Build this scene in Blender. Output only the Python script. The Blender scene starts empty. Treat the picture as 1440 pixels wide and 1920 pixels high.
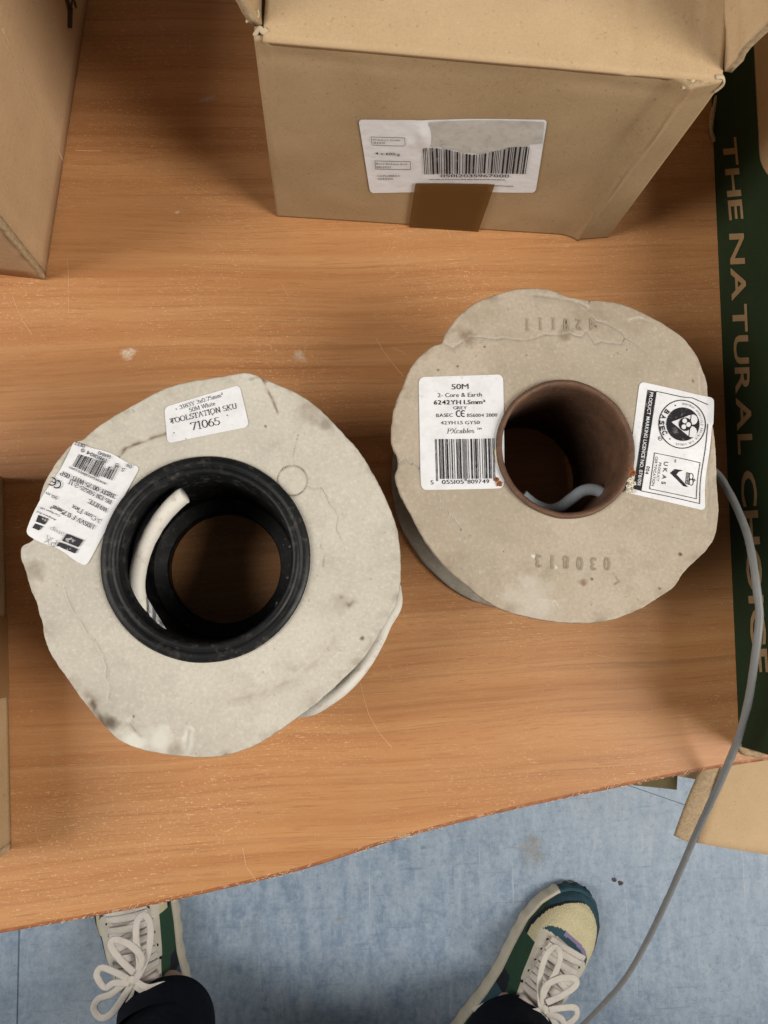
import bpy, bmesh, math, random
from mathutils import Vector, noise
random.seed(7)
sc = bpy.context.scene
C = sc.collection
# ------------------------------------------------------------------ camera
FPX = 1442.0
CAMH = 0.42                         # lens above the desk top
_d = Vector((600-720, -(1160-960), -FPX)).normalized()      # straight down, in camera axes
_Z = -_d
_Y = (Vector((0,1,0)) - _Z*Vector((0,1,0)).dot(_Z)).normalized()
_X = _Y.cross(_Z)
def to_world(v): return Vector((_X.dot(v), _Y.dot(v), _Z.dot(v)))
cam = bpy.data.objects.new('camera', bpy.data.cameras.new('camera')); C.objects.link(cam)
from mathutils import Matrix
_m = Matrix((_X, _Y, _Z)).to_4x4()
_m.translation = (0,0,CAMH)
cam.matrix_world = _m
cam.data.sensor_fit = 'VERTICAL'; cam.data.sensor_height = 34.6
cam.data.lens = FPX/1920*34.6
cam.data.clip_start = 0.01; cam.data.clip_end = 60
sc.camera = cam
# ------------------------------------------------------------------ world, lamps, exposure
w = bpy.data.worlds.new('World'); sc.world = w; w.use_nodes = True
_nt = w.node_tree; _bg = _nt.nodes['Background']; _bg.inputs[0].default_value = (1.0,0.97,0.93,1)
_tc = _nt.nodes.new('ShaderNodeTexCoord'); _sx = _nt.nodes.new('ShaderNodeSeparateXYZ'); _mr = _nt.nodes.new('ShaderNodeMapRange')
_nt.links.new(_tc.outputs['Generated'],_sx.inputs[0]); _nt.links.new(_sx.outputs[2],_mr.inputs[0])
_mr.inputs['From Min'].default_value=0.0; _mr.inputs['From Max'].default_value=0.9; _mr.inputs['To Min'].default_value=0.48; _mr.inputs['To Max'].default_value=0.02; _mr.inputs['From Max'].default_value=0.7
_nt.links.new(_mr.outputs[0],_bg.inputs[1])
def area(name, loc, size, power, col, target=(0,0,0)):
    l = bpy.data.lights.new(name,'AREA'); l.shape='RECTANGLE'; l.size=size[0]; l.size_y=size[1]
    l.energy=power; l.color=col
    o = bpy.data.objects.new(name,l); C.objects.link(o); o.location=loc
    o.rotation_euler = (Vector(target)-Vector(loc)).to_track_quat('-Z','Y').to_euler()
area('ceiling_lamp', (1.50,-0.50,1.38), (0.8,1.3), 45, (1.0,0.95,0.87))
area('ceiling_lamp', (-1.50,-0.14,1.38), (0.7,1.2), 34, (1.0,0.95,0.88))
sc.view_settings.view_transform='Standard'; sc.view_settings.look='None'
sc.view_settings.exposure=0; sc.view_settings.gamma=1; sc.view_settings.use_curve_mapping=False
# ------------------------------------------------------------------ helpers
def ray(px,py): return to_world(Vector((px-720, -(py-960), -FPX)))
def P(px,py,z=0.0):
    r = ray(px,py); t = (z-CAMH)/r.z
    return Vector((r.x*t, r.y*t, z))
def Q(px,py,pt,n):
    r = ray(px,py); o = Vector((0,0,CAMH))
    return o + r*((pt-o).dot(n)/r.dot(n))
def mesh(name, vs, fs, mats, parent=None, smooth=False, mi=None):
    me = bpy.data.meshes.new(name); me.from_pydata([tuple(v) for v in vs], [], fs)
    if not isinstance(mats,(list,tuple)): mats=[mats]
    for m in mats: me.materials.append(m)
    if mi: me.polygons.foreach_set('material_index', mi)
    if smooth: me.polygons.foreach_set('use_smooth',[True]*len(me.polygons))
    me.update()
    o = bpy.data.objects.new(name, me); C.objects.link(o)
    if parent: 
        o.parent = parent
        p = parent; off = Vector((0,0,0))
        while p: off += p.location; p = p.parent
        o.location = -off
    return o
def thing(name,label,cat,loc=(0,0,0),group=None):
    o = bpy.data.objects.new(name,None); C.objects.link(o); o.location=loc; o.empty_display_size=.02
    o['label']=label; o['category']=cat
    if group: o['group']=group
    return o
def fixn(o):
    bm=bmesh.new(); bm.from_mesh(o.data); bmesh.ops.recalc_face_normals(bm,faces=bm.faces); bm.to_mesh(o.data); bm.free(); return o
def fbm(x,y,z=0,o=4): return noise.fractal(Vector((x,y,z)),1.0,2.0,o)
def crom(pts,n=8,closed=False):
    pts=[Vector(p) for p in pts]; L=len(pts); out=[]
    rng = range(L if closed else L-1)
    for i in rng:
        if closed: a,b,c,d = pts[i-1],pts[i],pts[(i+1)%L],pts[(i+2)%L]
        else: a,b,c,d = pts[max(i-1,0)],pts[i],pts[i+1],pts[min(i+2,L-1)]
        for k in range(n):
            t=k/n
            out.append(.5*((2*b)+(c-a)*t+(2*a-5*b+4*c-d)*t*t+(3*b-a-3*c+d)*t**3))
    if not closed: out.append(pts[-1])
    return out
def tube_data(pts, rx, ry=None, seg=14, up=None, taper=None, n=8, jitter=0):
    ry = ry or rx; c = crom(pts,n); vs=[]; fs=[]
    prev=None
    for i,p in enumerate(c):
        t=(c[min(i+1,len(c)-1)]-c[max(i-1,0)]).normalized()
        if up is not None: s = t.cross(Vector(up))
        elif prev is None: s = t.cross(Vector((0,0,1)) if abs(t.z)<.9 else Vector((1,0,0)))
        else: s = prev - t*prev.dot(t)
        if s.length<1e-6: s=prev or Vector((1,0,0))
        s.normalize(); prev=s; u=s.cross(t).normalized()
        k = taper(i/(len(c)-1)) if taper else 1
        if jitter: k *= 1+jitter*noise.noise(p*180)
        for j in range(seg):
            a=2*math.pi*j/seg
            vs.append(p+s*(rx*k*math.cos(a))+u*(ry*k*math.sin(a)))
    for i in range(len(c)-1):
        for j in range(seg):
            a=i*seg+j; b=i*seg+(j+1)%seg
            fs.append((a,b,b+seg,a+seg))
    fs.append(tuple(range(seg))[::-1]); fs.append(tuple(range(len(vs)-seg,len(vs))))
    return vs,fs
def tube(name,pts,rx,mat,parent=None,**k):
    vs,fs=tube_data(pts,rx,**k); o=mesh(name,vs,fs,mat,parent,True); return fixn(o)
def merge(datas):
    V=[];F=[]
    for vs,fs in datas:
        b=len(V); V+=list(vs); F+=[tuple(i+b for i in f) for f in fs]
    return V,F
def lathe(name,c,prof,mat,parent,seg=128,wob=0,squash=0):
    vs=[];fs=[];n=len(prof)
    for j in range(seg):
        a=2*math.pi*j/seg
        k=1+squash*math.cos(2*a)
        for r,z in prof:
            rr=(r+wob*fbm(math.cos(a)*3,math.sin(a)*3,z*60))*k
            vs.append((c.x+rr*math.cos(a),c.y+rr*math.sin(a),z+wob*.6*fbm(math.cos(a)*5,math.sin(a)*5,r*80)))
    for j in range(seg):
        for i in range(n-1):
            a=j*n+i;b=((j+1)%seg)*n+i
            fs.append((a,b,b+1,a+1))
    return fixn(mesh(name,vs,fs,mat,parent,True))
# ------------------------------------------------------------------ materials
def mat(name, col, rough=.6, spec=.4, metal=0):
    m=bpy.data.materials.new(name); m.use_nodes=True
    b=m.node_tree.nodes['Principled BSDF']
    b.inputs['Base Color'].default_value=(*col,1); b.inputs['Roughness'].default_value=rough
    b.inputs['Specular IOR Level'].default_value=spec; b.inputs['Metallic'].default_value=metal
    return m
class G:
    """small node graph writer"""
    def __init__(s,m): s.m=m; s.t=m.node_tree; s.b=s.t.nodes['Principled BSDF']
    def n(s,typ,**k):
        x=s.t.nodes.new(typ)
        for a,v in k.items(): setattr(x,a,v)
        return x
    def l(s,a,b): s.t.links.new(a,b)
    def coord(s,scale=(1,1,1),rot=(0,0,0),loc=(0,0,0)):
        g=s.n('ShaderNodeNewGeometry'); mp=s.n('ShaderNodeMapping')
        mp.inputs['Scale'].default_value=scale; mp.inputs['Rotation'].default_value=rot; mp.inputs['Location'].default_value=loc
        s.l(g.outputs['Position'],mp.inputs['Vector']); return mp.outputs[0]
    def noise(s,vec,scale,detail=4,rough=.55,dist=0):
        x=s.n('ShaderNodeTexNoise'); x.inputs['Scale'].default_value=scale; x.inputs['Detail'].default_value=detail
        x.inputs['Roughness'].default_value=rough; x.inputs['Distortion'].default_value=dist
        s.l(vec,x.inputs['Vector']); return x.outputs['Fac']
    def ramp(s,fac,stops):
        r=s.n('ShaderNodeValToRGB'); e=r.color_ramp.elements
        while len(e)<len(stops): e.new(.5)
        for i,(p,c) in enumerate(stops):
            e[i].position=p; e[i].color=(c,c,c,1) if not isinstance(c,tuple) else (*c,1)
        s.l(fac,r.inputs[0]); return r.outputs[0]
    def mix(s,fac,a,b,mode='MIX'):
        x=s.n('ShaderNodeMix',data_type='RGBA',blend_type=mode)
        for v,i in ((fac,0),(a,6),(b,7)):
            if hasattr(v,'links'): s.l(v,x.inputs[i])
            elif isinstance(v,tuple): x.inputs[i].default_value=(*v,1)
            else: x.inputs[i].default_value=v
        return x.outputs[2]
    def math(s,op,a,b=0,clamp=False):
        x=s.n('ShaderNodeMath',operation=op,use_clamp=clamp)
        for v,i in ((a,0),(b,1)):
            if hasattr(v,'links'): s.l(v,x.inputs[i])
            else: x.inputs[i].default_value=v
        return x.outputs[0]
    def bump(s,h,strength=.2,dist=.001,prev=None):
        x=s.n('ShaderNodeBump'); x.inputs['Strength'].default_value=strength; x.inputs['Distance'].default_value=dist
        s.l(h,x.inputs['Height'])
        if prev: s.l(prev,x.inputs['Normal'])
        return x.outputs[0]
    def spot(s,p,rx,ry,amt,nscale,rot=0):
        v=s.coord(); sub=s.n('ShaderNodeVectorMath',operation='SUBTRACT'); s.l(v,sub.inputs[0]); sub.inputs[1].default_value=p
        mp=s.n('ShaderNodeMapping'); mp.inputs['Rotation'].default_value=(0,0,-rot); mp.inputs['Scale'].default_value=(1,1,0)
        s.l(sub.outputs[0],mp.inputs[0]); m2=s.n('ShaderNodeMapping'); m2.inputs['Scale'].default_value=(1/rx,1/ry,0); s.l(mp.outputs[0],m2.inputs[0])
        ln=s.n('ShaderNodeVectorMath',operation='LENGTH'); s.l(m2.outputs[0],ln.inputs[0])
        n=s.noise(v,nscale,4,.7); n2=s.noise(v,nscale*5,3,.6)
        q=s.math('ADD',ln.outputs['Value'],s.math('MULTIPLY',s.math('SUBTRACT',n,.5),3.2))
        f=s.ramp(s.math('MULTIPLY',q,.5),[(.25,amt),(.60,0)])
        return s.math('MULTIPLY',f,s.ramp(n2,[(.35,.35),(.6,1)]))
    def base(s,c): s.l(c,s.b.inputs['Base Color'])
    def rough(s,c): s.l(c,s.b.inputs['Roughness'])
    def normal(s,c): s.l(c,s.b.inputs['Normal'])
def attr(g,name):
    a=g.n('ShaderNodeAttribute'); a.attribute_name=name; return a
# desk laminate
def m_wood():
    m=mat('beech_laminate',(.45,.2,.08),.42,.35); g=G(m)
    rot=(0,0,math.radians(-2.5))
    v0=g.coord((1,1,1),rot)
    # gently wavy grain
    warp=g.noise(g.coord((2.2,5,1),rot),1.6,2)
    wv=g.n('ShaderNodeVectorMath',operation='ADD'); cx=g.n('ShaderNodeCombineXYZ')
    g.l(g.math('MULTIPLY',g.math('SUBTRACT',warp,.5),.022),cx.inputs[1]); g.l(v0,wv.inputs[0]); g.l(cx.outputs[0],wv.inputs[1])
    def st(sx,sy,off=0):
        mp=g.n('ShaderNodeMapping'); mp.inputs['Scale'].default_value=(sx,sy,1); mp.inputs['Location'].default_value=(off,off,0); g.l(wv.outputs[0],mp.inputs[0]); return mp.outputs[0]
    broad=g.noise(st(1.6,30),1,5,.65)
    band=g.noise(st(3,120),1,4,.65)
    pores=g.noise(st(38,900),1,2,.6)
    pores2=g.noise(st(2.6,210,3.3),1,5,.72)
    c=g.mix(g.ramp(broad,[(.3,0),(.7,1)]),(.375,.160,.057),(.505,.245,.098))
    c=g.mix(g.ramp(band,[(.4,0),(.75,.5)]),c,(.58,.325,.145))
    c=g.mix(g.ramp(pores2,[(.53,0),(.70,.58)]),c,(.24,.095,.032))
    c=g.mix(g.ramp(pores,[(.56,0),(.69,.40)]),c,(.27,.11,.042))
    dash=g.noise(st(120,1500,1.7),1,1,.5); dz=g.noise(st(6,60,9),1,2,.5)
    c=g.mix(g.math('MULTIPLY',g.ramp(dash,[(.63,0),(.73,.4)]),g.ramp(dz,[(.45,.0),(.62,1)])),c,(.20,.075,.028))
    # pale rubbed flecks and scuffs
    fl=g.noise(g.coord((1,1,1)),780,2,.5); area_=g.noise(g.coord((1,1,1),loc=(2,5,0)),13,4,.6)
    f=g.math('MULTIPLY',g.ramp(fl,[(.615,0),(.69,1)]),g.ramp(area_,[(.42,.12),(.66,.7)]))
    c=g.mix(g.math('MULTIPLY',f,.75),c,(.80,.53,.31))
    fib=g.noise(g.coord((60,420,1),(0,0,.22)),3.2,2,.5)
    f3=g.math('MULTIPLY',g.ramp(fib,[(.62,0),(.71,1)]),g.ramp(area_,[(.40,.1),(.6,.6)]))
    c=g.mix(f3,c,(.76,.47,.26))
    dirt=g.noise(g.coord((1,1,1),loc=(9,1,0)),7,5,.6)
    c=g.mix(g.ramp(dirt,[(.35,.0),(.75,.22)]),c,(.30,.15,.07))
    for cx,cy,rx,ry,col_,am in ((388,186,26,6,(.40,.37,.33),.8),(238,662,17,11,(.66,.57,.45),.85),(562,668,10,12,(.60,.52,.42),.6),(333,398,7,3,(.62,.50,.38),.8),(420,20,22,12,(.40,.25,.15),.3)):
        c=g.mix(g.spot(P(cx,cy,0),rx*CAMH/FPX,ry*CAMH/FPX,am,150,rot=.25),c,col_)
    g.base(c)
    g.rough(g.ramp(area_,[(.3,.40),(.7,.56)]))
    g.normal(g.bump(g.math('ADD',pores,g.math('MULTIPLY',fl,.4)),.18,.0003))
    return m
def m_edge():
    m=mat('edge_band',(.34,.14,.055),.5); g=G(m)
    v=g.coord(); n=g.noise(v,300,4,.65); n2=g.noise(v,24,3,.6)
    f=g.math('MULTIPLY',g.ramp(n,[(.50,0),(.62,.8)]),g.ramp(n2,[(.50,.0),(.66,.7)]))
    c=g.mix(g.ramp(g.noise(g.coord((1,1,1),loc=(3,3,3)),160,3),[(.35,0),(.7,.8)]),(.36,.135,.05),(.2,.07,.028))
    g.base(g.mix(f,c,(.70,.52,.36))); g.normal(g.bump(n,.2,.0002)); return m
def m_card(name,a,b,scale=1,rough=.8,corr=None,stain=True):
    m=mat(name,a,rough,.2); g=G(m); v=g.coord()
    n=g.noise(v,30*scale,5,.6); fi=g.noise(v,900,3,.6); sp=g.noise(g.coord((1,1,1),loc=(4,4,4)),520,2,.5)
    c=g.mix(g.ramp(n,[(.3,0),(.7,1)]),a,b)
    c=g.mix(g.ramp(fi,[(.3,.0),(.7,.28)]),c,tuple(min(1,x*1.35) for x in b))
    c=g.mix(g.ramp(sp,[(.66,0),(.74,.5)]),c,tuple(x*.55 for x in a))
    c=g.mix(g.ramp(sp,[(.26,.25),(.33,0)]),c,tuple(min(1,x*1.5) for x in b))
    st=g.noise(g.coord((1,1,1),loc=(1,8,2)),9,4,.6)
    c=g.mix(g.ramp(st,[(.5,0),(.8,.22)]),c,tuple(x*.6 for x in a))
    g.base(c)
    nn=g.bump(fi,.25,.0003); nn=g.bump(n,.35,.0015,nn)
    if corr:
        wv=g.n('ShaderNodeTexWave'); wv.inputs['Scale'].default_value=60; wv.inputs['Distortion'].default_value=.6
        wv.bands_direction=corr; g.l(v,wv.inputs[0]); nn=g.bump(wv.outputs['Fac'],.10,.0005,nn)
    g.normal(nn); return m
def m_board(name,a,b,tint,fold):
    """grey reel board; attribute 'mark': R = brown stain, G = dark crease, B = pale scuff"""
    m=mat(name,a,.85,.15); g=G(m); v=g.coord()
    n=g.noise(v,26,6,.62); fi=g.noise(v,620,3,.65); sp=g.noise(g.coord((1,1,1),loc=(4,4,4)),330,2,.5)
    big=g.noise(g.coord((1,1,1),loc=(7,2,1)),11,4,.6)
    c=g.mix(g.ramp(n,[(.32,0),(.68,1)]),a,b)
    c=g.mix(g.ramp(big,[(.42,0),(.66,.7)]),c,tint)
    c=g.mix(g.ramp(g.noise(g.coord((1,1,1),loc=(3,9,1)),75,5,.7),[(.52,0),(.72,.4)]),c,tuple(x*.78 for x in tint))
    c=g.mix(g.ramp(fi,[(.36,.22),(.5,0)]),c,tuple(x*.7 for x in a))
    c=g.mix(g.ramp(fi,[(.55,0),(.68,.25)]),c,tuple(min(1,x*1.3) for x in b))
    c=g.mix(g.ramp(sp,[(.70,0),(.76,.5)]),c,tuple(x*.5 for x in a))
    c=g.mix(g.ramp(sp,[(.24,.3),(.29,0)]),c,tuple(min(1,x*1.3) for x in b))
    fibre=g.noise(g.coord((70,700,1),(0,0,.9)),2.6,2,.5)
    c=g.mix(g.ramp(fibre,[(.70,0),(.76,.35)]),c,tuple(x*.45 for x in a))
    fibre=g.noise(g.coord((700,80,1),(0,0,.5),(5,5,5)),2.6,2,.5)
    c=g.mix(g.ramp(fibre,[(.70,0),(.76,.3)]),c,tuple(x*.5 for x in a))
    at=attr(g,'mark'); s=g.n('ShaderNodeSeparateColor'); g.l(at.outputs['Color'],s.inputs[0])
    br=g.noise(g.coord(),200,3,.6)
    c=g.mix(g.math('MULTIPLY',s.outputs[0],g.ramp(br,[(.3,.35),(.6,1)])),c,(.20,.125,.065))
    c=g.mix(s.outputs[1],c,(.06,.04,.027))
    c=g.mix(s.outputs[2],c,(.66,.64,.58))
    g.base(c)
    nn=g.bump(fi,.22,.0003); nn=g.bump(n,.25,.0015,nn); g.normal(nn); return m
def m_paper(name,a,dirt=.3):
    m=mat(name,a,.55,.3); g=G(m); v=g.coord(); n=g.noise(v,130,4,.65); n2=g.noise(v,420,3,.6); n3=g.noise(v,45,3,.6)
    c=g.mix(g.ramp(n,[(.45,0),(.75,dirt)]),a,tuple(x*.62 for x in a))
    c=g.mix(g.ramp(n2,[(.6,0),(.75,dirt)]),c,tuple(x*.5 for x in a))
    g.base(c); g.normal(g.bump(n3,.5,.002,g.bump(n,.35,.0007))); return m
def m_ink(name,wear,c0=(.016,.014,.018),c1=(.45,.43,.42)):
    m=mat(name,c0,.6,.2); g=G(m); n=g.noise(g.coord(),300,4,.7)
    g.base(g.mix(g.ramp(n,[(.56,0),(.68,wear)]),c0,c1)); return m
def m_plastic(name,col,rough=.35,dust=.3,dcol=(.30,.27,.22)):
    m=mat(name,col,rough,.5 if col[0]>.05 else .28); g=G(m); v=g.coord(); n=g.noise(v,240,4,.7); n2=g.noise(v,36,3,.6)
    f=g.math('MULTIPLY',g.ramp(n,[(.52,0),(.70,1)]),g.ramp(n2,[(.4,.15),(.65,1)]))
    f=g.math('MULTIPLY',f,dust)
    g.base(g.mix(f,col,dcol)); g.rough(g.ramp(n2,[(.3,rough),(.7,min(1,rough+.25))])); g.normal(g.bump(n,.2,.0003)); return m
def m_rust():
    m=mat('rusted_steel',(.12,.05,.03),.62,.4,0.15); g=G(m); v=g.coord(); n=g.noise(v,110,5,.65); n2=g.noise(v,420,3,.6)
    c=g.mix(g.ramp(n,[(.35,0),(.65,1)]),(.150,.078,.044),(.095,.050,.031))
    c=g.mix(g.ramp(n2,[(.58,0),(.75,.4)]),c,(.22,.15,.12))
    c=g.mix(g.ramp(g.noise(g.coord((1,1,1),loc=(2,2,2)),60,4),[(.66,0),(.74,.5)]),c,(.24,.09,.02))
    g.base(c); g.normal(g.bump(n2,.6,.0006)); return m
def m_floor():
    m=mat('vinyl_floor',(.24,.32,.44),.42,.4); g=G(m); v=g.coord()
    big=g.noise(v,3,5,.6); mot=g.noise(v,26,6,.7); st=g.noise(g.coord((38,12,1)),1.4,6,.75); st2=g.noise(g.coord((14,130,1),(0,0,.06)),1,4,.65)
    c=g.mix(g.ramp(mot,[(.3,0),(.7,1)]),(.165,.235,.335),(.25,.325,.415))
    c=g.mix(g.ramp(st,[(.44,0),(.68,.75)]),c,(.35,.42,.51))
    c=g.mix(g.ramp(st,[(.28,.7),(.42,0)]),c,(.10,.155,.245))
    c=g.mix(g.ramp(big,[(.46,0),(.70,.6)]),c,(.32,.38,.45))
    fm=g.noise(g.coord((1,1,1),loc=(6,1,0)),110,5,.75)
    c=g.mix(g.ramp(fm,[(.50,0),(.70,.55)]),c,(.38,.44,.52))
    c=g.mix(g.ramp(fm,[(.30,.5),(.46,0)]),c,(.11,.16,.235))
    c=g.mix(g.ramp(st2,[(.62,0),(.74,.5)]),c,(.13,.17,.23))
    dk=g.noise(g.coord((1,1,1),loc=(5,3,0)),60,4,.7)
    c=g.mix(g.ramp(dk,[(.64,0),(.74,.5)]),c,(.10,.12,.15))
    s3=g.noise(g.coord((7,300,1),(0,0,-.05),(2,2,2)),1,3,.6); s4=g.noise(g.coord((300,8,1),(0,0,.03),(4,1,2)),1,3,.6)
    c=g.mix(g.ramp(s3,[(.66,0),(.72,.5)]),c,(.10,.13,.18)); c=g.mix(g.ramp(s4,[(.66,0),(.73,.45)]),c,(.46,.51,.57))
    gr=g.noise(g.coord((1,1,1),loc=(8,8,8)),420,3,.7); c=g.mix(g.ramp(gr,[(.58,0),(.70,.35)]),c,(.48,.52,.57)); c=g.mix(g.ramp(gr,[(.28,.4),(.40,0)]),c,(.08,.12,.18))
    for cx,cy,rx,ry,am in ((998,1598,20,30,.75),(640,1722,14,5,.6),(1060,1640,8,5,.3),(470,1760,30,50,.15)):
        c=g.mix(g.spot(P(cx,cy,-.71),rx*1.13/FPX,ry*1.13/FPX,am,55),c,(.20,.19,.16))
    g.base(c); g.rough(g.ramp(mot,[(.3,.34),(.7,.55)])); g.normal(g.bump(mot,.2,.001)); return m
def m_cloth():
    m=mat('black_cloth',(.006,.007,.011),.95,.1); g=G(m); v=g.coord(); n=g.noise(v,900,2); n2=g.noise(v,22,3)
    g.normal(g.bump(n2,.6,.012,g.bump(n,.4,.0006))); g.base(g.mix(g.ramp(n,[(.4,0),(.7,.5)]),(.005,.006,.010),(.013,.015,.024))); return m
def m_fabric(name,a,b,sc_=900):
    m=mat(name,a,.85,.2); g=G(m); v=g.coord(); n=g.noise(v,sc_,2,.5); n2=g.noise(v,60,4,.6)
    vo=g.n('ShaderNodeTexVoronoi'); vo.inputs['Scale'].default_value=sc_*.35; g.l(v,vo.inputs[0])
    c=g.mix(g.ramp(vo.outputs['Distance'],[(.1,0),(.6,.6)]),a,b); c=g.mix(g.ramp(n2,[(.45,0),(.75,.35)]),c,tuple(x*.6 for x in a))
    g.base(c); g.normal(g.bump(vo.outputs['Distance'],.5,.0012)); return m
M=dict(
 wood=m_wood(), edge=m_edge(),
 kraft=m_card('kraft_card',(.315,.212,.113),(.37,.258,.146)),
 kraft2=m_card('kraft_card_brown',(.37,.24,.135),(.42,.28,.162),corr='Z'),
 kraftlit=m_card('kraft_card_lit',(.43,.30,.17),(.485,.345,.205)),  # paler kraft for flaps; the front flap's brighter light is in this colour
 raw=m_card('raw_card_edge',(.24,.17,.10),(.42,.31,.19),12),
 board1=m_board('reel_board_pale',(.51,.475,.405),(.58,.545,.47),(.44,.41,.35),0),
 board2=m_board('reel_board_tan',(.415,.348,.266),(.48,.41,.328),(.345,.29,.22),0),
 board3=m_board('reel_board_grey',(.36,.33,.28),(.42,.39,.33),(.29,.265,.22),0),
 paper=m_paper('label_paper',(.74,.74,.76),.35), paperw=m_paper('label_paper_clean',(.72,.71,.72),.10),
 papert=m_paper('label_torn_paper',(.50,.475,.435),.5),
 ink=m_ink('printed_ink',.3), inkw=m_ink('worn_ink',.75), inkg=m_ink('faint_grey_ink',.6,(.22,.20,.19)),
 inkwhite=mat('white_print',(.68,.68,.70),.6), black=m_plastic('black_plastic',(.0045,.005,.006),.36,.42,(.14,.125,.10)),
 stamp=m_ink('pressed_stamp_shade',.9,(.31,.255,.185),(.40,.335,.245)),  # shade of the pressed-in digits, painted as a flat darker tone
 rust=m_rust(), ruster=mat('orange_rust',(.25,.075,.012),.85),
 white=m_plastic('white_cable_sheath',(.66,.625,.56),.5,.75,(.36,.28,.20)),
 grey=m_plastic('grey_cable_sheath',(.17,.172,.170),.45,.7,(.27,.24,.20)),
 greyin=m_plastic('grey_cable_clean',(.30,.33,.37),.4,.1),
 green=m_card('green_print',(.010,.021,.008),(.014,.028,.011)),
 tan=m_card('tan_lettering',(.22,.145,.075),(.26,.175,.09)),
 floor=m_floor(), cloth=m_cloth(),
 mark=mat('brown_black_print',(.035,.02,.012),.7),
)
# ------------------------------------------------------------------ printing: drawings in photo pixels, laid on a real surface
_font={}
def glyph(ch,bold=0.0):
    k=(ch,bold)
    if k in _font: return _font[k]
    cu=bpy.data.curves.new('t','FONT'); cu.body=ch; cu.offset=bold; cu.resolution_u=3; cu.fill_mode='FRONT'
    ob=bpy.data.objects.new('t',cu); C.objects.link(ob)
    me=bpy.data.meshes.new_from_object(ob)
    vs=[(v.co.x,v.co.y) for v in me.vertices]; fs=[tuple(p.vertices) for p in me.polygons]
    bpy.data.objects.remove(ob); bpy.data.curves.remove(cu); bpy.data.meshes.remove(me)
    _font[k]=(vs,fs); return _font[k]
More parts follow.
